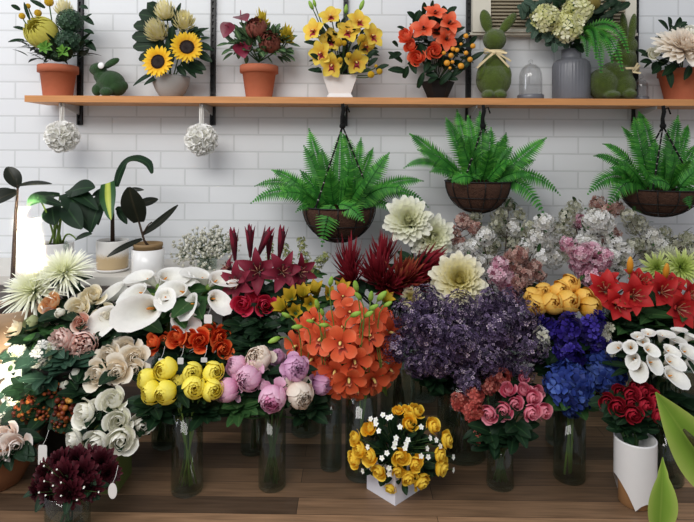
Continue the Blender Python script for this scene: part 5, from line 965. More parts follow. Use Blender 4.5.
# purple lilac
M_LI = mat('lilac_purple', [(0, '#1c1527'), (.4, '#42334f'), (.75, '#6c5a7e'), (.9, '#97839f'), (1, '#d6c4cc')], transl=.08, noise=.1); LIL = [lib('lilac_panicle_%d' % i, lambda i=i: f_sprig(160+i, 620, 2.2, .85, .082, 4, .45), [M_LI]) for i in (1, 2, 3)]
bunch('purple_lilac', 'flower', 'purple lilac panicles', 'dark purple lilac panicle', 'of the lilac bunch', [(415, 322, 24, .0), (430, 307, 22, .06), (408, 345, 22, .02, (-.7, -.8, .1)), (436, 335, 26, -.06), (458, 318, 26, 0), (462, 345, 26, -.09), (486, 312, 24, .05), (490, 332, 26, -.04), (512, 322, 25, .02), (514, 345, 24, 0, (.6, -.8, .1)), (440, 360, 22, -.07), (483, 358, 23, -.08), (420, 365, 17, -.03), (466, 375, 18, -.1, (0, -1, -.1)), (528, 332, 17, .05), (504, 305, 18, .08), (515, 368, 15, -.02, (.5, -.9, 0))], LIL, VU, 1.93, zc=.9, leaf=(6, .06, .016, M_LD), stem=(.003, M_STEMD), up=.5, rows=['top', 'middle', 'lowest'], kdir=.012)
# golden globes, violet delphinium, white stock
M_GG = pm('globe_golden', (0, '#d9921c'), (.5, '#f0b03a'), (1, '#f8cc68')); GG = [lib('golden_globe_%d' % i, lambda i=i: f_globe(170+i, n=13, ruf=.02, close=.93, outer=.84, psi=.85, sag=.1), [M_GG]) for i in (1, 2)]
bunch('golden_ranunculus', 'flower', 'golden globe blooms above the violet flowers', 'golden globe bloom', 'above violet delphinium', [(569, 284, 10, .05), (533, 297, 10, .03), (537, 305, 10.5, -.02), (552, 303, 11, -.03), (568, 301, 11.5, -.02), (545, 292, 9, .05), (560, 291, 10.5, .03), (584, 297, 10, .02), (589.5, 307, 11, -.02)], GG, VYT, 2.0, zc=1.0, leaf=(5, .07, .016, M_LD), up=.3)
M_VI = mat('delphinium_violet', [(0, '#150d44'), (.5, '#291b78'), (1, '#4436a0')], transl=.15, noise=.1); VIO = [lib('violet_delphinium_%d' % i, lambda i=i: f_sprig(180+i, 90, 1.9, .62, .34, 5, .25), [M_VI]) for i in (1, 2)]
bunch('violet_delphinium', 'flower', 'violet delphiniums below the golden globes', 'violet delphinium spike', 'below the golden globes', [(548, 328, 13, .03), (567, 330, 17, -.02), (590, 329, 16, .02), (569, 352, 16, -.03, (0, -1, .3)), (595, 345, 12, .04)], VIO, VIR, 1.90, zc=.9, leaf=(3, .08, .02, M_LD), up=.8)
M_WS = mat('stock_white', [(0, '#cfcdb2'), (.6, '#e6e3d3'), (1, '#efede4')], transl=.15, noise=.05); WST = [lib('white_stock_%d' % i, lambda i=i: f_sprig(190+i, 34, 2.0, .45, .36, 5, .4), [M_WS]) for i in (1, 2)]
bunch('white_stock', 'flower', 'white stock beside the violet delphiniums', 'white stock spike', '', [(541, 341, 14, -.02, (-.2, -.7, .9)), (605, 337, 11, .02, (.1, -.4, 1)), (611, 351, 11, 0, (.7, -.8, .4))], WST, VIR, 1.93, zc=.9, leaf=(3, .08, .016, M_LD), descs={0: 'white stock spike between purple lilac and violet delphinium', 1: 'short white stock spike right of the violet delphiniums', 2: 'cream white stock lying between blue hydrangea and small callas'})
# red lilies
M_RL = pm('lily_red', (0, '#740a12'), (.5, '#b51a1e'), (1, '#cf332f')); RLI = [lib('red_lily_%d' % i, lambda i=i: f_lily(200+i, 1.08, .39, .4, 1.55), [M_RL, M_STA, mat('stamen_gold', '#8c4a24')]) for i in (1, 2)]; M_RLB = pm('lily_bud_orange', (0, '#b8761c'), (.6, '#e0952a'), (1, '#e8a83c')); RBUD = lib('orange_lily_bud', lambda: f_bud(1, .17), [M_RLB])
lr = (22, .14, .022, M_LM)
spray('red_lily', 'flower', 'bright red lilies', 'bright red lily stem at left beside the golden globes', VRL, [(RLI[0], 605, 290, 21, 0, (-.4, -.8, .5)), (RLI[1], 618, 305, 19, -.04, (-.1, -1, .1)), (RLI[0], 608, 280, 14, .06, (-.4, -.5, .8))], [], 2.05, M_STEM, leafspec=lr)
spray('red_lily', 'flower', 'bright red lilies', 'bright red lily stem in the middle with one orange upright bud', VRL, [(RLI[1], 634, 296, 22, -.04, (0, -1, .35)), (RLI[0], 638, 280, 16, .05, (.1, -.6, .8)), (RLI[0], 646, 283, 15, .04, (.2, -.7, .7))], [(RBUD, 630, 265, 18, .02, (-.05, -.2, 1))], 2.05, M_STEM, leafspec=lr)
spray('red_lily', 'flower', 'bright red lilies', 'bright red lily stem at right of middle under the second orange bud', VRL, [(RLI[0], 663, 292, 22, -.02, (.1, -1, .4)), (RLI[1], 673, 284, 16, .05, (.2, -.6, .7))], [(RBUD, 666, 271, 17, .02, (.03, -.2, 1))], 2.05, M_STEM, leafspec=lr)
spray('red_lily', 'flower', 'bright red lilies', 'bright red lily stem at the photo edge hanging lowest', VRL, [(RLI[1], 679, 309, 23, -.06, (.2, -1, .1)), (RLI[0], 690, 296, 20, 0, (.5, -.9, .4)), (RLI[0], 696, 312, 16, -.02, (.4, -1, 0))], [], 2.05, M_STEM, leafspec=lr)
# small white callas at the right
CR_ = [(630, 345, 11.5, .02, (-.5, -.9, 0.85)), (633, 358, 11, 0, (-.6, -.9, 0.55)), (638, 367, 13, -.02, (-.5, -1, 0.45)), (649, 348, 11, .0, (-.1, -1, 0.95)), (653, 361, 14, -.03, (.1, -1, 0.65)), (672, 374, 15, -.06, (.15, -1, 0.65)), (671, 360, 13, -.03, (.1, -1, 0.8)), (669, 349, 11, .01, (0, -1, 0.95)), (674, 339, 11, .05, (0, -.7, 1.25)), (662, 334, 12, .06, (-.1, -.6, 1.35)), (686, 350, 13, -.01, (.3, -1, 0.85)), (691, 364, 13, -.03, (.5, -1, 0.55)), (648, 332, 11, .08, (-.2, -.6, 1.35)), (637, 335, 10, .07, (-.5, -.6, 1.25)), (643, 340, 9, .05, (-.3, -.8, 1.15)), (676, 330, 10, .09, (.1, -.5, 1.45)), (690, 336, 11, .06, (.4, -.6, 1.25)), (617, 346, 10, .05, (-1, -.6, 0.85))]
CAS = [lib('small_calla_spathe_%d' % i, lambda i=i: f_calla(5+i, .36+.04*i, .6), [M_CAL]) for i in range(3)]
bunch('small_calla_lily', 'flower', 'small white calla lilies at the right', 'small white calla lily', 'of the right bunch', CR_, CAS, VCA, 1.79, zc=.95, extra=CX_, stem=(.004, M_STEMD), leaf=(2, .10, .014, M_LD), rs=1.12, spin0=-1.57, rows=['top', 'middle', 'lowest'], cx=660, cy=360)
# lime chrysanthemums at the right back
M_LC = pm('chrysanthemum_lime', (0, '#9fb83c'), (.5, '#c5d478'), (1, '#dfe6a8')); LCH = lib('lime_chrysanthemum', lambda: f_mum(210, 110, .07, .35, 1.05, -.3, 1.6), [M_LC]); M_LW = pm('chrysanthemum_pale', (0, '#b8bf8c'), (1, '#d9d9c3')); LWH = lib('pale_chrysanthemum', lambda: f_mum(211, 120, .05, .35, 1.05, -.2, 1.7), [M_LW])
bunch('lime_chrysanthemum', 'flower', 'lime and pale chrysanthemums at the right', 'chrysanthemum', '', [(657, 268, 15, 0), (682, 267, 17, -.02), (668, 259, 13, .06), (694, 262, 14, .02)], [LCH, LCH, LWH, LWH], VLI, 2.30, zc=.2, leaf=(5, .08, .02, M_LD), descs={0: 'lime green chrysanthemum beside an orange lily bud, left of its twin', 1: 'lime green chrysanthemum above the red lilies near the photo edge', 2: 'pale feathery chrysanthemum above the two lime green ones', 3: 'pale feathery chrysanthemum at the right photo edge'})
# blossom branches
M_BW = mat('blossom_white', [(0, '#c4c0b2'), (.4, '#ebe9e4'), (1, '#f8f7f5')], transl=.2, noise=.05); M_BPK = mat('blossom_pink', [(0, '#8c4058'), (.25, '#d99ab0'), (.7, '#ecc2cf'), (1, '#f4dfe4')], transl=.2, noise=.05); M_BT = mat('blossom_dusty', [(0, '#7c4a44'), (.3, '#b98a7e'), (1, '#d9b8ac')], transl=.2, noise=.08); M_BG = mat('blossom_cream_green', [(0, '#77785c'), (.4, '#b5b49c'), (1, '#d3d1bf')], transl=.2, noise=.08)
CLU = {k: [lib('blossom_cluster_%s%d' % (k, i), lambda i=i, s_=s_, n_=n_: f_clu(i, n_, s_), [m]) for i in (1, 2)] for k, m, s_, n_ in ()} if False else {}
def f_clu(seed, n, s):
    R_ = random.Random(seed); mb = MB()
    for p in fib(n): q = p*R_.uniform(.55, 1.0); floret(mb, q, p+V((R_.uniform(-.5, .5), -.3, R_.uniform(-.5, .5))), s, R_, 5, cone=.25)
    return mb
for k, m, s_, n_ in (('w', M_BW, .29, 60), ('p', M_BPK, .29, 64), ('t', M_BT, .31, 48), ('g', M_BG, .27, 44)): CLU[k] = [lib('blossom_cluster_%s%d' % (k, i), lambda i=i, s_=s_, n_=n_: f_clu(220+i, n_, s_), [m]) for i in (1, 2)]
def branch(label, vase, d, clusters):
    """clusters: (kind, px, py, r) from the branch tip downwards"""
    top = vase.c+V((0, 0, vase.h)); foot = vase.c+V((R.uniform(-.02, .02), R.uniform(-.02, .02), .016)); rt = root('blossom_branch', foot, label, 'flower', 'blossom branches along the wall'); mb = MB(); lf = MB()
    pts = []
    for (k, px, py, r) in clusters:
        p = P(px, py, d+R.uniform(-.05, .05)); p.y = min(p.y, -.06); ob('blossom_cluster', CLU[k][R.randrange(2)], rt, p, aim((R.uniform(-1, 1), R.uniform(-1, 1), R.uniform(-1, 1))), r*d/F); pts.append(p)
        for _ in range(2): a = p+V((R.uniform(-.03, .03), .01, R.uniform(-.03, .03))); blade(lf, a, a+V((R.uniform(-.04, .04), -.03, R.uniform(-.02, .05))), .008, nu=4, nv=2)
    main = bez(pts[0], sum(pts, V((0, 0, 0)))/len(pts), top+V((R.uniform(-.03, .03), R.uniform(-.02, .02), 0)), 10); mb.tube(main+[foot], [.0018+.0002*i for i in range(11)]+[.004], 5)
    for p in pts[1:]: 
        q = min(main, key=lambda m_: (m_-p).length+max(0, m_.z-p.z+.03)*3); mb.tube([p, (p+q)/2+V((0, 0, -.01)), q], .0014, 4)
    part('twig', mb, M_WOODST, rt); part('leaves', lf, M_LM, rt); return rt
branch('dusty pink blossom branch beneath the middle fern basket, leftmost of the branches', VB1, 2.46, [('t', 451, 232, 9), ('t', 463, 222, 9), ('t', 474, 228, 8), ('t', 458, 243, 9), ('g', 480, 240, 9), ('g', 476, 216, 7)])
branch('white blossom branch above the cream dahlia', VB1, 2.36, [('w', 485, 236, 10), ('w', 462, 251, 9), ('w', 472, 246, 8), ('w', 480, 262, 9), ('g', 490, 250, 9), ('w', 491, 258, 8), ('g', 495, 245, 8), ('w', 484, 270, 8)])
branch('tall pale blossom branch with bare twigs right of the middle fern basket', VB1, 2.46, [('g', 508, 205, 8), ('g', 500, 215, 9), ('w', 513, 227, 10), ('g', 504, 232, 10), ('g', 519, 215, 8), ('g', 512, 243, 9), ('g', 524, 236, 9), ('g', 496, 226, 8)])
branch('bright pink waxflower branch beside the golden globes', VB1, 2.20, [('p', 500, 265, 9), ('p', 497, 275, 10), ('p', 505, 283, 10), ('p', 510, 292, 9), ('p', 503, 270, 8), ('p', 515, 300, 8), ('p', 509, 277, 8)])
branch('dusty salmon blossom branch between the pink and white ones', VB1, 2.22, [('t', 520, 255, 10), ('t', 514, 266, 10), ('t', 526, 275, 10), ('t', 518, 284, 9), ('t', 533, 268, 9), ('t', 539, 277, 8), ('t', 511, 257, 8)])
branch('white blossom branch rising in the middle beneath the drooping fern fronds', VB1, 2.36, [('w', 544, 223, 10), ('w', 538, 238, 11), ('w', 545, 248, 10), ('w', 552, 258, 11), ('w', 541, 258, 9), ('g', 533, 250, 9), ('w', 550, 238, 9), ('g', 557, 228, 8), ('g', 530, 228, 9), ('w', 527, 246, 8)])
branch('cream green blossom branch behind the pink blossom', VB2, 2.48, [('g', 575, 208, 9), ('g', 566, 217, 9), ('g', 570, 232, 9), ('g', 560, 243, 9), ('g', 580, 222, 8), ('g', 565, 255, 9)])
branch('rosy tipped blossom branch reaching towards the rightmost fern basket', VB2, 2.44, [('t', 598, 205, 9), ('t', 606, 211, 8), ('t', 616, 209, 8), ('p', 580, 222, 8), ('t', 612, 235, 9), ('t', 604, 240, 8), ('g', 592, 214, 7)])
branch('brightest white blossom branch with a large round cluster', VB2, 2.32, [('w', 598, 220, 12), ('w', 603, 227, 11), ('w', 592, 222, 10), ('w', 590, 238, 11), ('w', 582, 245, 10), ('w', 607, 222, 9), ('w', 595, 247, 9)])
branch('large bright pink blossom branch in front of the white ones', VB2, 2.16, [('p', 568, 245, 9), ('p', 580, 254, 11), ('p', 592, 252, 11), ('p', 588, 266, 12), ('p', 600, 262, 11), ('p', 592, 278, 10), ('p', 577, 265, 9), ('p', 605, 255, 8), ('p', 584, 274, 9)])
branch('white blossom branch just left of the orange lily bud', VB2, 2.30, [('w', 613, 243, 9), ('w', 622, 250, 10), ('w', 612, 258, 9), ('g', 626, 262, 9), ('w', 618, 268, 9), ('g', 632, 246, 8)])
branch('pale blossom branch beneath the rightmost fern basket', VB2, 2.42, [('w', 651, 236, 10), ('w', 659, 244, 9), ('g', 642, 246, 10), ('g', 634, 228, 9), ('w', 645, 254, 9), ('g', 652, 258, 9), ('g', 664, 233, 8), ('g', 628, 216, 8), ('g', 640, 222, 8)])
branch('hazy cream blossom branch at the right edge above lime chrysanthemums', VB2, 2.44, [('g', 688, 240, 10), ('g', 676, 245, 10), ('g', 693, 252, 9), ('g', 668, 250, 9), ('g', 682, 255, 9)])
# ================================================================== left side: mixed cut flowers in a dark tub, white roses in a green box, maroon bunch, bowl
R = random.Random(5)
px0, d0 = 72, 1.98; tx, ty = P(px0, 400, d0).x, -(DW-d0)
mb = MB(); mb.lathe([(0, .001), (.10, .001), (.125, .30), (.13, .30), (.13, .315), (.118, .315), (.095, .02), (0, .02)], 36, c=(tx, ty, 0)); single('flower_tub', mb, mat('dark_tub', '#2b2a26', rough=.6, noise=.2), (tx, ty, 0), 'dark round tub on the floor holding the mixed cream and pink flowers at left', 'tub')
VT = mkvase(tx, ty, 0, .31, .10)
M_SP = pm('spider_mum_cream', (0, '#d6dc92'), (.3, '#f1f2d4'), (1, '#fbfbf2')); SPI = [lib('spider_mum_%d' % i, lambda i=i: f_mum(230+i, 190, .036, .3, 1.08, -.25, 1.9), [M_SP]) for i in (1, 2)]
bunch('spider_chrysanthemum', 'flower', 'white spider chrysanthemums', 'spider chrysanthemum', '', [(34, 290, 30, .03, (-.25, -.8, .9)), (64, 272, 26, .07, (.1, -.7, 1))], SPI, VT, 2.03, zc=.1, leaf=(8, .09, .022, M_LD), stem=(.004, M_STEM), descs={0: 'shaggy white spider chrysanthemum, lower left one beside the rubber plant', 1: 'shaggy white spider chrysanthemum in front of the white philodendron pot'})
M_CRO = pm('rose_cream', (0, '#e6cc96'), (.35, '#f2e5c0'), (1, '#faf3df')); M_PEA = pm('rose_peach', (0, '#d98a3e'), (.4, '#efb070'), (1, '#f3cfa4')); M_PKC = pm('rose_pinkcream', (0, '#d9806c'), (.5, '#ecb8a4'), (1, '#f4e0d0'))
crm = [lib('cream_rose_%d' % i, lambda i=i: f_rose(240+i, n=13, open_=1.3, h=1.1), [M_CRO]) for i in (1, 2)]; pea = lib('peach_rose', lambda: f_rose(243, n=14, open_=1.2), [M_PEA]); pkc = lib('pink_cream_rose', lambda: f_rose(244, n=12, open_=1.3), [M_PKC]); M_WBUD = pm('bud_white', (0, '#8da35c'), (.3, '#e6e6cf'), (1, '#f3f1e4')); wbud = lib('white_bud', lambda: f_globe(246, n=10, close=.95, outer=.9), [M_WBUD]); gbud = lib('green_bud', lambda: f_globe(247, n=12, close=.9, outer=.7), [pm('bud_green', (0, '#6e7f45'), (1, '#b9c190'))])
bunch('garden_rose', 'flower', 'cream and peach roses at the left', 'cream rose', '', [(11, 328, 13, -.02, (-.4, -1, .3)), (51, 303, 11, 0, (0, -.9, .6)), (52, 317, 9.5, -.02, (0, -1, -.1)), (78, 309, 11.5, -.02, (.1, -1, .4)), (92, 295, 12, .05, (.2, -.7, .8)), (105, 314, 10.5, .0, (.4, -1, .2)), (81, 322, 9, -.06), (60.5, 313, 5, -.05), (34, 322, 7.5, -.03, (-.3, -1, 0)), (76, 373, 6, -.12), (65, 384, 5, -.13)], [crm[0], pea, pkc, crm[1], crm[0], crm[1], pkc, wbud, gbud, wbud, wbud], VT, 1.99, zc=.65, leaf=(8, .075, .022, M_LD), descs={0: 'cream rose beside the tan pot at the left photo edge', 1: 'peach orange rose under the spider chrysanthemums', 2: 'pale pink rose just below the peach orange one', 3: 'open cream rose right of the peach one', 4: 'cream rose in front of the white bench edge', 5: 'cream rose tucked beneath the leftmost white callas', 6: 'small pink tinged cream rose below the open cream one', 7: 'tiny white rosebud right of the peach rose', 8: 'half closed green rosebud left of the peach rose', 9: 'round white bud above the amber berries, upper one', 10: 'round white bud above the amber berries, lower one'})
M_CAR = pm('carnation_salmon', (0, '#d87468'), (.5, '#f0b0a2'), (1, '#fbe2d8')); CAR = [lib('salmon_carnation_%d' % i, lambda i=i: f_globe(250+i, n=26, ruf=.28, close=.75, outer=.55), [M_CAR]) for i in (1, 2)]
bunch('carnation', 'flower', 'salmon pink carnations', 'carnation', '', [(61, 341, 12.5, 0), (83, 346, 13.5, .02)], CAR, VT, 1.88, zc=1, leaf=(8, .07, .018, M_LD), descs={0: 'frilly salmon carnation beside the white star flowers', 1: 'frilly salmon carnation beside the blush roses'})
M_ST = mat('star_white_petal', [(0, '#c9d29a'), (.3, '#f0f1e6'), (1, '#f7f7f1')], transl=.2, noise=.04); STL = [lib('star_cluster_%d' % i, lambda i=i: f_clu(260+i, 26, .42), [M_ST]) for i in (1, 2)]; BIGST = lib('white_star_lily', lambda: f_lily(262, 1.1, .24, .6, 1.6, 0), [M_ST])
bunch('white_star_flower', 'flower', 'white star flowers in the sun', 'white star flower', '', [(43, 352, 11, -.02), (37, 361, 7, -.03), (16, 352, 8, .02), (8, 368, 17, .02), (16, 383, 15, -.02), (2, 390, 14, .0), (12, 402, 9, -.03), (4, 418, 9, -.05), (55, 347, 6, 0)], [STL[0], STL[1], STL[0], BIGST, BIGST, BIGST, STL[1], STL[0], STL[1]], VT, 1.86, zc=.3, leaf=(7, .08, .022, M_LB), descs={0: 'cluster of white star flowers left of the salmon carnation', 1: 'small cluster of white star flowers under a larger cluster', 2: 'white star flower cluster below the cream rose at left edge', 3: 'large sunlit white star bloom at the left photo edge, topmost', 4: 'large sunlit white star bloom at left edge, middle of three', 5: 'large sunlit white star bloom at left edge, lowest of three', 6: 'white star flower cluster below the large sunlit blooms', 7: 'white star flower cluster above the blush roses of the bowl', 8: 'white star flower cluster touching the salmon carnation'})
M_BLU = pm('rose_blush', (0, '#e3c79e'), (.4, '#f1e1c6'), (1, '#f9f1e2')); BLU = [lib('blush_rose_%d' % i, lambda i=i: f_rose(270+i, n=15, open_=1.45, h=.85, ruf=.1), [M_BLU]) for i in (1, 2, 3)]
bunch('blush_rose', 'flower', 'large blush roses left of the red orange ranunculus', 'large blush rose', 'above white roses', [(97, 374, 14, -.02, (-.3, -1, .3)), (117, 372, 13.5, -.04), (108, 356, 13, .02), (126, 349, 13, .05), (135, 358, 12, .02), (134, 370, 11, -.01, (.4, -1, 0))], BLU, VT, 1.86, zc=.5, leaf=(6, .08, .024, M_LD), rows=['upper', 'lower'])
M_BER = mat('berry_amber_brown', [(0, '#46190f'), (.4, '#7a331f'), (.75, '#a8602c'), (1, '#d0a048')], rough=.35, noise=.1, transl=0)
def f_berries(seed, n=34):
    R_ = random.Random(seed); mb = MB()
    for p in fib(n, -.8): mb.ball(p*R_.uniform(.5, 1.)*V((1, 1, 1)).x, R_.uniform(.17, .24), 8, 6, t=R_.random())
    return mb
BER = [lib('berry_cluster_%d' % i, lambda i=i: f_berries(i, n), [M_BER]) for i, n in ((1, 30), (2, 24))]
bunch('berry_sprig', 'berries', 'amber hypericum berries', 'amber berry sprig', 'above the bowl', [(66, 409, 12, 0), (54, 393, 8, .03), (31, 401, 9, .02), (22, 413, 8, .0), (44, 416, 8, .01), (61, 424, 8, -.01)], BER, VT, 1.80, zc=.0, leaf=(10, .06, .020, M_LD), leafspan=(.02, .35), rows=['upper', 'lower'])
# leafy stems filling the tub bunch
def leafy(vase, x, y, d, lb, m, group, n=26, L=.075, W=.019, drop=.45):
    top = vase.c+V((0, 0, vase.h)); q = P(x, y, d); q.y = min(q.y, -.03); foot = vase.c+V((R.uniform(-.3, .3)*vase.r, R.uniform(-.3, .3)*vase.r, .018)); rt = root('leafy_stem', foot, lb, 'foliage', group); path = bez(q, q-V((0, 0, .08)), top, 8)+[foot]; mb = MB(); mb.tube(path, .0028, 6); part('stem', mb, M_STEM, rt); lf = MB()
    for k in range(n):
        p = path[0].lerp(path[4], R.random()*.9); a = R.uniform(0, 6.28); e = V((cos(a), sin(a)*.7-.3, R.uniform(-.25, .45))).normalized(); e2 = p+e*L*R.uniform(.7, 1.25); e2.y = min(e2.y, -.015); blade(lf, p, e2, W, up=(R.uniform(-.3, .3), -.6, .8), arch=.15, nu=6, nv=2)
    part('leaves', lf, m, rt)
g = 'leafy stems in the dark tub'
for a in ((30, 340, 1.93, 'dark leafy stem left of salmon carnation', M_LD), (70, 358, 1.87, 'blue green leafy stem between carnations and amber berries', M_LB), (45, 378, 1.84, 'blue green leafy stem above the amber berries', M_LB), (95, 335, 1.97, 'dark leafy stem beneath the cream roses', M_LD), (25, 388, 1.82, 'dark leafy stem beside the sunlit white star blooms', M_LD), (88, 395, 1.84, 'dark leafy stem between blush and white roses', M_LD), (50, 330, 1.95, 'bright leafy stem below the peach rose', M_LM), (110, 335, 1.96, 'dark leafy stem below the leftmost calla', M_LD), (40, 400, 1.86, 'dark leafy stem behind the amber berries', M_LD)): leafy(VT, *a, g)
g = 'dark greenery between the vases'
for v, x, y, d, lb, m in ((V1, 152, 404, 1.75, 'dark greenery at the left under the yellow ranunculus', M_LD), (V1, 208, 402, 1.75, 'dark greenery at the right under the yellow ranunculus', M_LD), (V2, 238, 402, 1.76, 'dark greenery at the left under the pink peonies', M_LM), (V2, 262, 385, 1.80, 'dark greenery between the two rows of peonies', M_LD), (V2, 288, 380, 1.80, 'dark greenery between the mauve and cream peonies', M_LD), (V2, 315, 402, 1.78, 'dark greenery right under the cream peony', M_LD), (VCR, 240, 325, 2.0, 'dark greenery under the left crimson rose', M_LD), (VCR, 262, 328, 2.0, 'dark greenery under the right crimson rose', M_LD), (VCR, 250, 345, 1.94, 'dark greenery above the topmost cream peony', M_LD), (VL, 262, 288, 2.16, 'dark greenery below the middle burgundy lily', M_LD), (VL, 285, 295, 2.16, 'dark greenery below the right burgundy lily', M_LD), (VRO, 178, 355, 1.96, 'dark greenery under the red orange ranunculus at left', M_LD), (VRO, 212, 358, 1.96, 'dark greenery under the red orange ranunculus at right', M_LD), (VC, 150, 330, 2.05, 'dark greenery under the left of the large callas', M_LD), (VC, 195, 326, 2.03, 'dark greenery under the right of the large callas', M_LD), (VY, 300, 322, 2.0, 'dark greenery behind the leftmost orange orchids', M_LD), (VO, 345, 350, 1.92, 'dark greenery behind the central orange orchids', M_LD), (VP, 400, 296, 2.2, 'dark greenery under the burgundy proteas', M_LD), (VP, 415, 262, 2.24, 'dark greenery between proteas and tall cream chrysanthemums', M_LD), (VU, 425, 372, 1.95, 'dark greenery under the left of the purple lilac', M_LD), (VU, 448, 385, 1.95, 'dark greenery under the middle of the purple lilac', M_LD), (VU, 500, 372, 1.98, 'dark greenery between the purple lilac and pink roses', M_LD), (V3, 515, 425, 1.74, 'dark greenery under the pink roses', M_LD), (V3, 490, 432, 1.74, 'dark greenery at the left under the pink roses', M_LD), (VIR, 550, 365, 1.95, 'dark greenery left of the blue hydrangea', M_LD), (VIR, 585, 360, 1.97, 'dark greenery under the violet delphiniums', M_LD), (VIR, 540, 395, 1.92, 'dark greenery between pink roses and blue hydrangea', M_LD), (VYT, 530, 322, 2.0, 'dark greenery between purple lilac and violet delphinium', M_LD), (VYT, 556, 318, 2.02, 'dark greenery below the golden globe blooms', M_LD), (VRL, 615, 325, 2.05, 'dark greenery under the leftmost red lilies', M_LD), (VRL, 640, 322, 2.06, 'dark greenery under the middle red lilies', M_LD), (VRL, 665, 325, 2.06, 'dark greenery under the red lilies above the small callas', M_LD), (VRL, 690, 332, 2.04, 'dark greenery under the red lilies at the right edge', M_LD), (VW, 622, 421, DWV, 'dark rose leaves over the left rim of the white vase', M_LD), (VW, 648, 419, DWV, 'dark rose leaves over the right rim of the white vase', M_LD), (VB1, 520, 290, 2.25, 'dark greenery beneath the pink blossom', M_LD), (VB2, 575, 285, 2.22, 'dark greenery between pink blossom and golden globes', M_LD), (VCA, 655, 392, 1.85, 'dark greenery under the small white callas', M_LD), (VCA, 680, 400, 1.86, 'dark greenery under the small white callas at the right', M_LD)): leafy(v, x, y, d, lb, m, g, *((13, .05, .016) if v is VW else ()))
# white roses in the green box
gx, gy = P(107, 470, 1.76).x, -(DW-1.76); hb = .155; w2 = .056
bx = root('green_box_vase', (gx, gy, 0), 'olive green square box vase holding the white roses at the left', 'vase'); mb = MB(); mb.box((gx-w2, gy-w2, 0), (gx+w2, gy+w2, .006))
for q in ((-w2, -w2, w2, -w2+.004), (-w2, w2-.004, w2, w2), (-w2, -w2+.004, -w2+.004, w2-.004), (w2-.004, -w2+.004, w2, w2-.004)): mb.box((gx+q[0], gy+q[1], .006), (gx+q[2], gy+q[3], hb))
part('box', mb, mat('olive_box', '#5f6a35', rough=.6, noise=.15), bx, False)
VG = mkvase(gx, gy, 0, hb, w2*.9)
bunch('white_rose', 'flower', 'white roses in the green box', 'white rose', 'of the green box', [(112, 400, 14, .03), (118, 421, 13.5, -.02), (84, 414, 14, 0, (-.5, -.9, .3)), (74, 441, 12, -.01, (-.8, -1, 0)), (98, 444, 15, -.05), (121, 440, 15, -.06), (142, 425, 12.5, .02, (.6, -1, .2)), (96, 408, 10, .04)], [WROS[0], WROS[1], WROS[2]], VG, 1.70, zc=.65, leaf=(9, .06, .018, M_LD), leafspan=(.03, .7), rows=['upper', 'lower'])
# maroon bunch in a low glass vase
mx, my = P(68, 480, 1.53).x, -(DW-1.53); VM = gv(mx, my, 0, .12, .058, 'low clear glass vase in the foreground holding the maroon flowers', group='clear glass flower vases')
M_MA = pm('maroon_petal', (0, '#1d060c'), (.6, '#3d0d18'), (1, '#5a1a26')); MAR = [lib('maroon_mum_%d' % i, lambda i=i: f_mum(280+i, 70, .17, .35, 1.05, -.3, 1.7), [M_MA]) for i in (1, 2)]
bunch('maroon_chrysanthemum', 'flower', 'dark maroon chrysanthemums in the low vase', 'dark maroon chrysanthemum', 'of the low vase', [(58, 463, 13, .03), (76, 460, 13, .04), (44, 474, 13, .02), (64, 478, 15, -.03), (82, 474, 14, -.01), (48, 492, 14, -.02), (68, 494, 14, -.05), (90, 488, 12, -.02), (102, 463, 13, .05), (108, 474, 12, .04), (92, 458, 11, .06), (36, 490, 11, .0)], MAR, VM, 1.53, zc=.3, leaf=(5, .05, .014, M_LD), rows=['top', 'middle', 'lowest'], leafspan=(.05, .9))
TINY = lib('tiny_star', lambda: STAR, [M_ST])
rt = root('white_filler_sprig', VM.c+V((0, 0, .02)), 'sprig of tiny white dots scattered among the maroon flowers', 'flower'); mb = MB()
for k in range(14):
    p = P(R.uniform(36, 104), R.uniform(460, 500), 1.45); ob('star_flower', STARM, rt, p, aim((R.uniform(-.3, .3), -1, .4)), .0026); mb.tube(bez(p, p+V((0, .03, -.02)), VM.c+V((0, 0, .12)), 4), .0006, 4)
part('fine_stem', mb, M_STEM, rt)
# terracotta bowl with white blush roses at the left edge
bxw, byw = P(-6, 480, 1.76).x, -(DW-1.76); mb = MB(); mb.lathe([(0, 0), (.075, 0), (.082, .004), (.115, .07), (.128, .135), (.132, .15), (.122, .15), (.11, .08), (0, .07)], 40, c=(bxw, byw, 0)); single('terracotta_bowl', mb, mat('brown_terracotta', '#8a5a3c', rough=.7, noise=.15, nscale=14), (bxw, byw, 0), 'brown terracotta bowl on the floor at the left edge with blush roses', 'bowl')
VBW = mkvase(bxw, byw, .06, .09, .10); BLW = [lib('pale_rose_%d' % i, lambda i=i: f_rose(290+i, n=14, open_=1.4, h=.9, ruf=.08), [pm('rose_palepink', (0, '#dcae94'), (.35, '#efd9cb'), (1, '#f7efe8'))]) for i in (1, 2)]
bunch('pale_rose', 'flower', 'pale blush roses in the terracotta bowl', 'pale blush rose', '', [(5, 437, 13, 0), (16, 446, 13, -.02, (.4, -1, .2)), (-2, 452, 13, -.03)], BLW, VBW, 1.70, zc=.5, leaf=(20, .085, .020, M_LD), leafspan=(.05, 1.), descs={0: 'pale blush rose in the terracotta bowl, topmost one', 1: 'pale blush rose in the terracotta bowl, rightmost one', 2: 'pale blush rose in the terracotta bowl, cut by the left photo edge'})
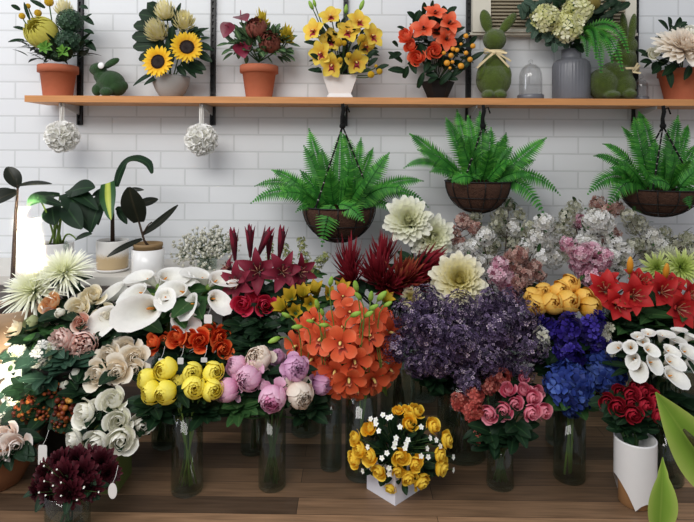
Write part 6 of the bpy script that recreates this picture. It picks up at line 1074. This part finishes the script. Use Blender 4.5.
# gypsophila in a low jar on the bench
M_GY = mat('gypsophila_white', [(0, '#9a9a86'), (.4, '#c9c7b6'), (1, '#e2e0d4')], noise=.1)
jx, jy = P(207, 270, 2.50).x, -(DW-2.50); mb = MB(); mb.lathe([(0, .001), (.04, .001), (.045, .008), (.045, .05), (.042, .05), (.04, .012), (0, .01)], 24, c=(jx, jy, ZB)); single('glass_jar', mb, GLASS, (jx, jy, ZB), 'small glass jar on the bench holding the gypsophila', 'vase'); J = V((jx, jy, ZB+.048))
for i, (cx, cy, r, lb) in enumerate(((186, 250, 15, 'grey white gypsophila spray, leftmost of the cloud on the bench'), (200, 243, 16, 'grey white gypsophila spray, second from left on the bench'), (215, 240, 15, 'grey white gypsophila spray, tallest middle of the cloud'), (226, 246, 14, 'grey white gypsophila spray beside the burgundy lily buds'), (206, 258, 17, 'grey white gypsophila spray, lowest behind the white callas'))):
    rt = root('gypsophila_spray', J+V((R.uniform(-.02, .02), R.uniform(-.02, .02), -.035)), lb, 'flower', 'gypsophila on the bench'); c = P(cx, cy, 2.46+.03*(i % 3)); s = r*2.48/F; fl = MB(); tw = MB()
    tw.tube(bez(c, c-V((0, 0, .05)), J, 5)+[rt.location], .0018, 5)
    for k in range(95):
        q = V((R.gauss(0, .5), R.gauss(0, .5), R.gauss(0, .5))); q = q.normalized()*min(1, q.length); p = c+q*s; p.y = min(p.y, -.03); fl.ball(p, R.uniform(.0045, .008), 6, 4, t=R.random())
        if k % 2 == 0: tw.tube([p, p.lerp(c, .6)+V((0, 0, -.01)), c-V((0, 0, .03))], .0008, 3, cap=False)
    part('blossom', fl, M_GY, rt); part('twig', tw, M_STEM, rt)
# feathery goldenrod behind the burgundy lilies
bunch('goldenrod', 'foliage', 'feathery goldenrod behind the burgundy lilies', 'feathery goldenrod plume', '', [(303, 252, 14, 0, (-.2, -.4, 1)), (318, 264, 14, 0, (.7, -.4, .7)), (288, 258, 13, .02, (-.2, -.3, 1)), (270, 252, 10, .05, (0, -.3, 1))], [lib('goldenrod_%d' % i, lambda i=i: f_sprig(300+i, 170, 2, .55, .10, 4, .6), [mat('goldenrod_green', [(0, '#55632f'), (.6, '#8a914f'), (1, '#c9c78c')], noise=.2)]) for i in (1, 2)], VY, 2.30, zc=.9, leaf=(6, .08, .012, M_LM), descs={0: 'feathery goldenrod plume under the first fern basket, upright', 1: 'feathery goldenrod plume leaning right under the first fern basket', 2: 'feathery goldenrod plume behind the right burgundy lily bud', 3: 'short goldenrod plume between the burgundy lily buds'})
# green anthurium spathes in the near right foreground
M_GS = mat('spathe_green', [(0, '#8fb04a'), (.1, '#7ea63e'), (.5, '#8fb548'), (1, '#b4cc66')], rough=.35, noise=.18, nscale=9, transl=.3); M_SPB = mat('spadix_brown', '#4a4a28', noise=.4, nscale=120, bump=.8, bscale=250)
ax, ay = P(712, 500, 1.22).x, -(DW-1.22); VA = gv(ax, ay, 0, .19, .055, 'clear glass vase at the near right holding green spathes')
def spathe(label, base, tip, W, up, arch, fold, foot, spad=None, shape=None):
    rt = root('green_anthurium', VA.c+V((foot, 0, .016)), label, 'flower', 'green spathes in the near right foreground'); mb = MB(); blade(mb, base, tip, W, up=up, arch=arch, fold=fold, nu=16, nv=8, shape=shape or (lambda u: max(.02, sin(PI*(.13+.87*u)**.8))**.9)); part('spathe', mb, M_GS, rt)
    mb = MB(); mb.tube(bez(base, V(base)-V((0, 0, .12)), VA.c+V((foot*.5, 0, .19)), 6)+[rt.location], .004, 8); part('stem', mb, M_STEML, rt)
    if spad: mb = MB(); mb.tube(bez(spad[0], (V(spad[0])+V(spad[1]))/2+V((0, -.006, .004)), spad[1], 6), [.006, .008, .0085, .008, .0075, .006, .003], 10); part('spadix', mb, M_SPB, rt)
spathe('broad yellow green spathe with brown spadix reaching in at the right photo edge', P(722, 488, 1.22), P(655.5, 392, 1.16), .052, (-.45, -1, .5), -.06, .28, .01, (P(716, 470, 1.19), P(684, 430, 1.165)))
spathe('upright green spathe with pointed tip at the bottom right in front of the white vase', P(659, 531, 1.22), P(662.5, 457, 1.20), .030, (-.15, -1, .0), .05, .35, -.012, None, lambda u: (max(.02, sin(PI*min(1, (.10+1.06*u))**.95)))**.8 if u < .80 else max(.03, .36*(1-u)/.2))
# paper tags
for (x, y, w, h, d, lb) in ((42.5, 456, 4.5, 11, 1.66, 'narrow white paper tag hanging left of the white roses'), (112.5, 491, 4.5, 8, 1.49, 'oval white paper tag hanging in front of the green box'), (208, 319, 4, 4.5, 1.94, 'small square tag below the right white callas'), (180.5, 361, 3, 3.2, 1.84, 'tiny white tag above the middle of the yellow ranunculus'), (204, 360, 3.2, 2.4, 1.84, 'tiny pale tag above the right yellow ranunculus'), (161, 361, 2.6, 2.6, 1.84, 'tiny white tag above the left yellow ranunculus')):
    c = P(x, y, d); s = d/F; mb = MB(); n = 20; oval = 'oval' in lb; f0 = []; 
    for k in range(n):
        a = 2*PI*k/n+PI/4; e = 2 if oval else 8; f0.append((c.x+w*s*abs(cos(a))**(2/e)*(1 if cos(a) > 0 else -1), c.y, c.z+h*s*abs(sin(a))**(2/e)*(1 if sin(a) > 0 else -1)))
    f1 = [(p[0], p[1]+.0008, p[2]) for p in f0]; mb.face(f0); mb.face(f1[::-1])
    for k in range(n): mb.face([f0[k], f1[k], f1[(k+1) % n], f0[(k+1) % n]])
    mb.tube([c+V((0, .0005, h*s)), c+V((.004, .01, h*s+.012)), c+V((.002, .03, h*s+.03))], .0006, 4); single('paper_tag', mb, M_TAG, c, lb, 'tag', 'paper tags on the flowers', smooth=False)
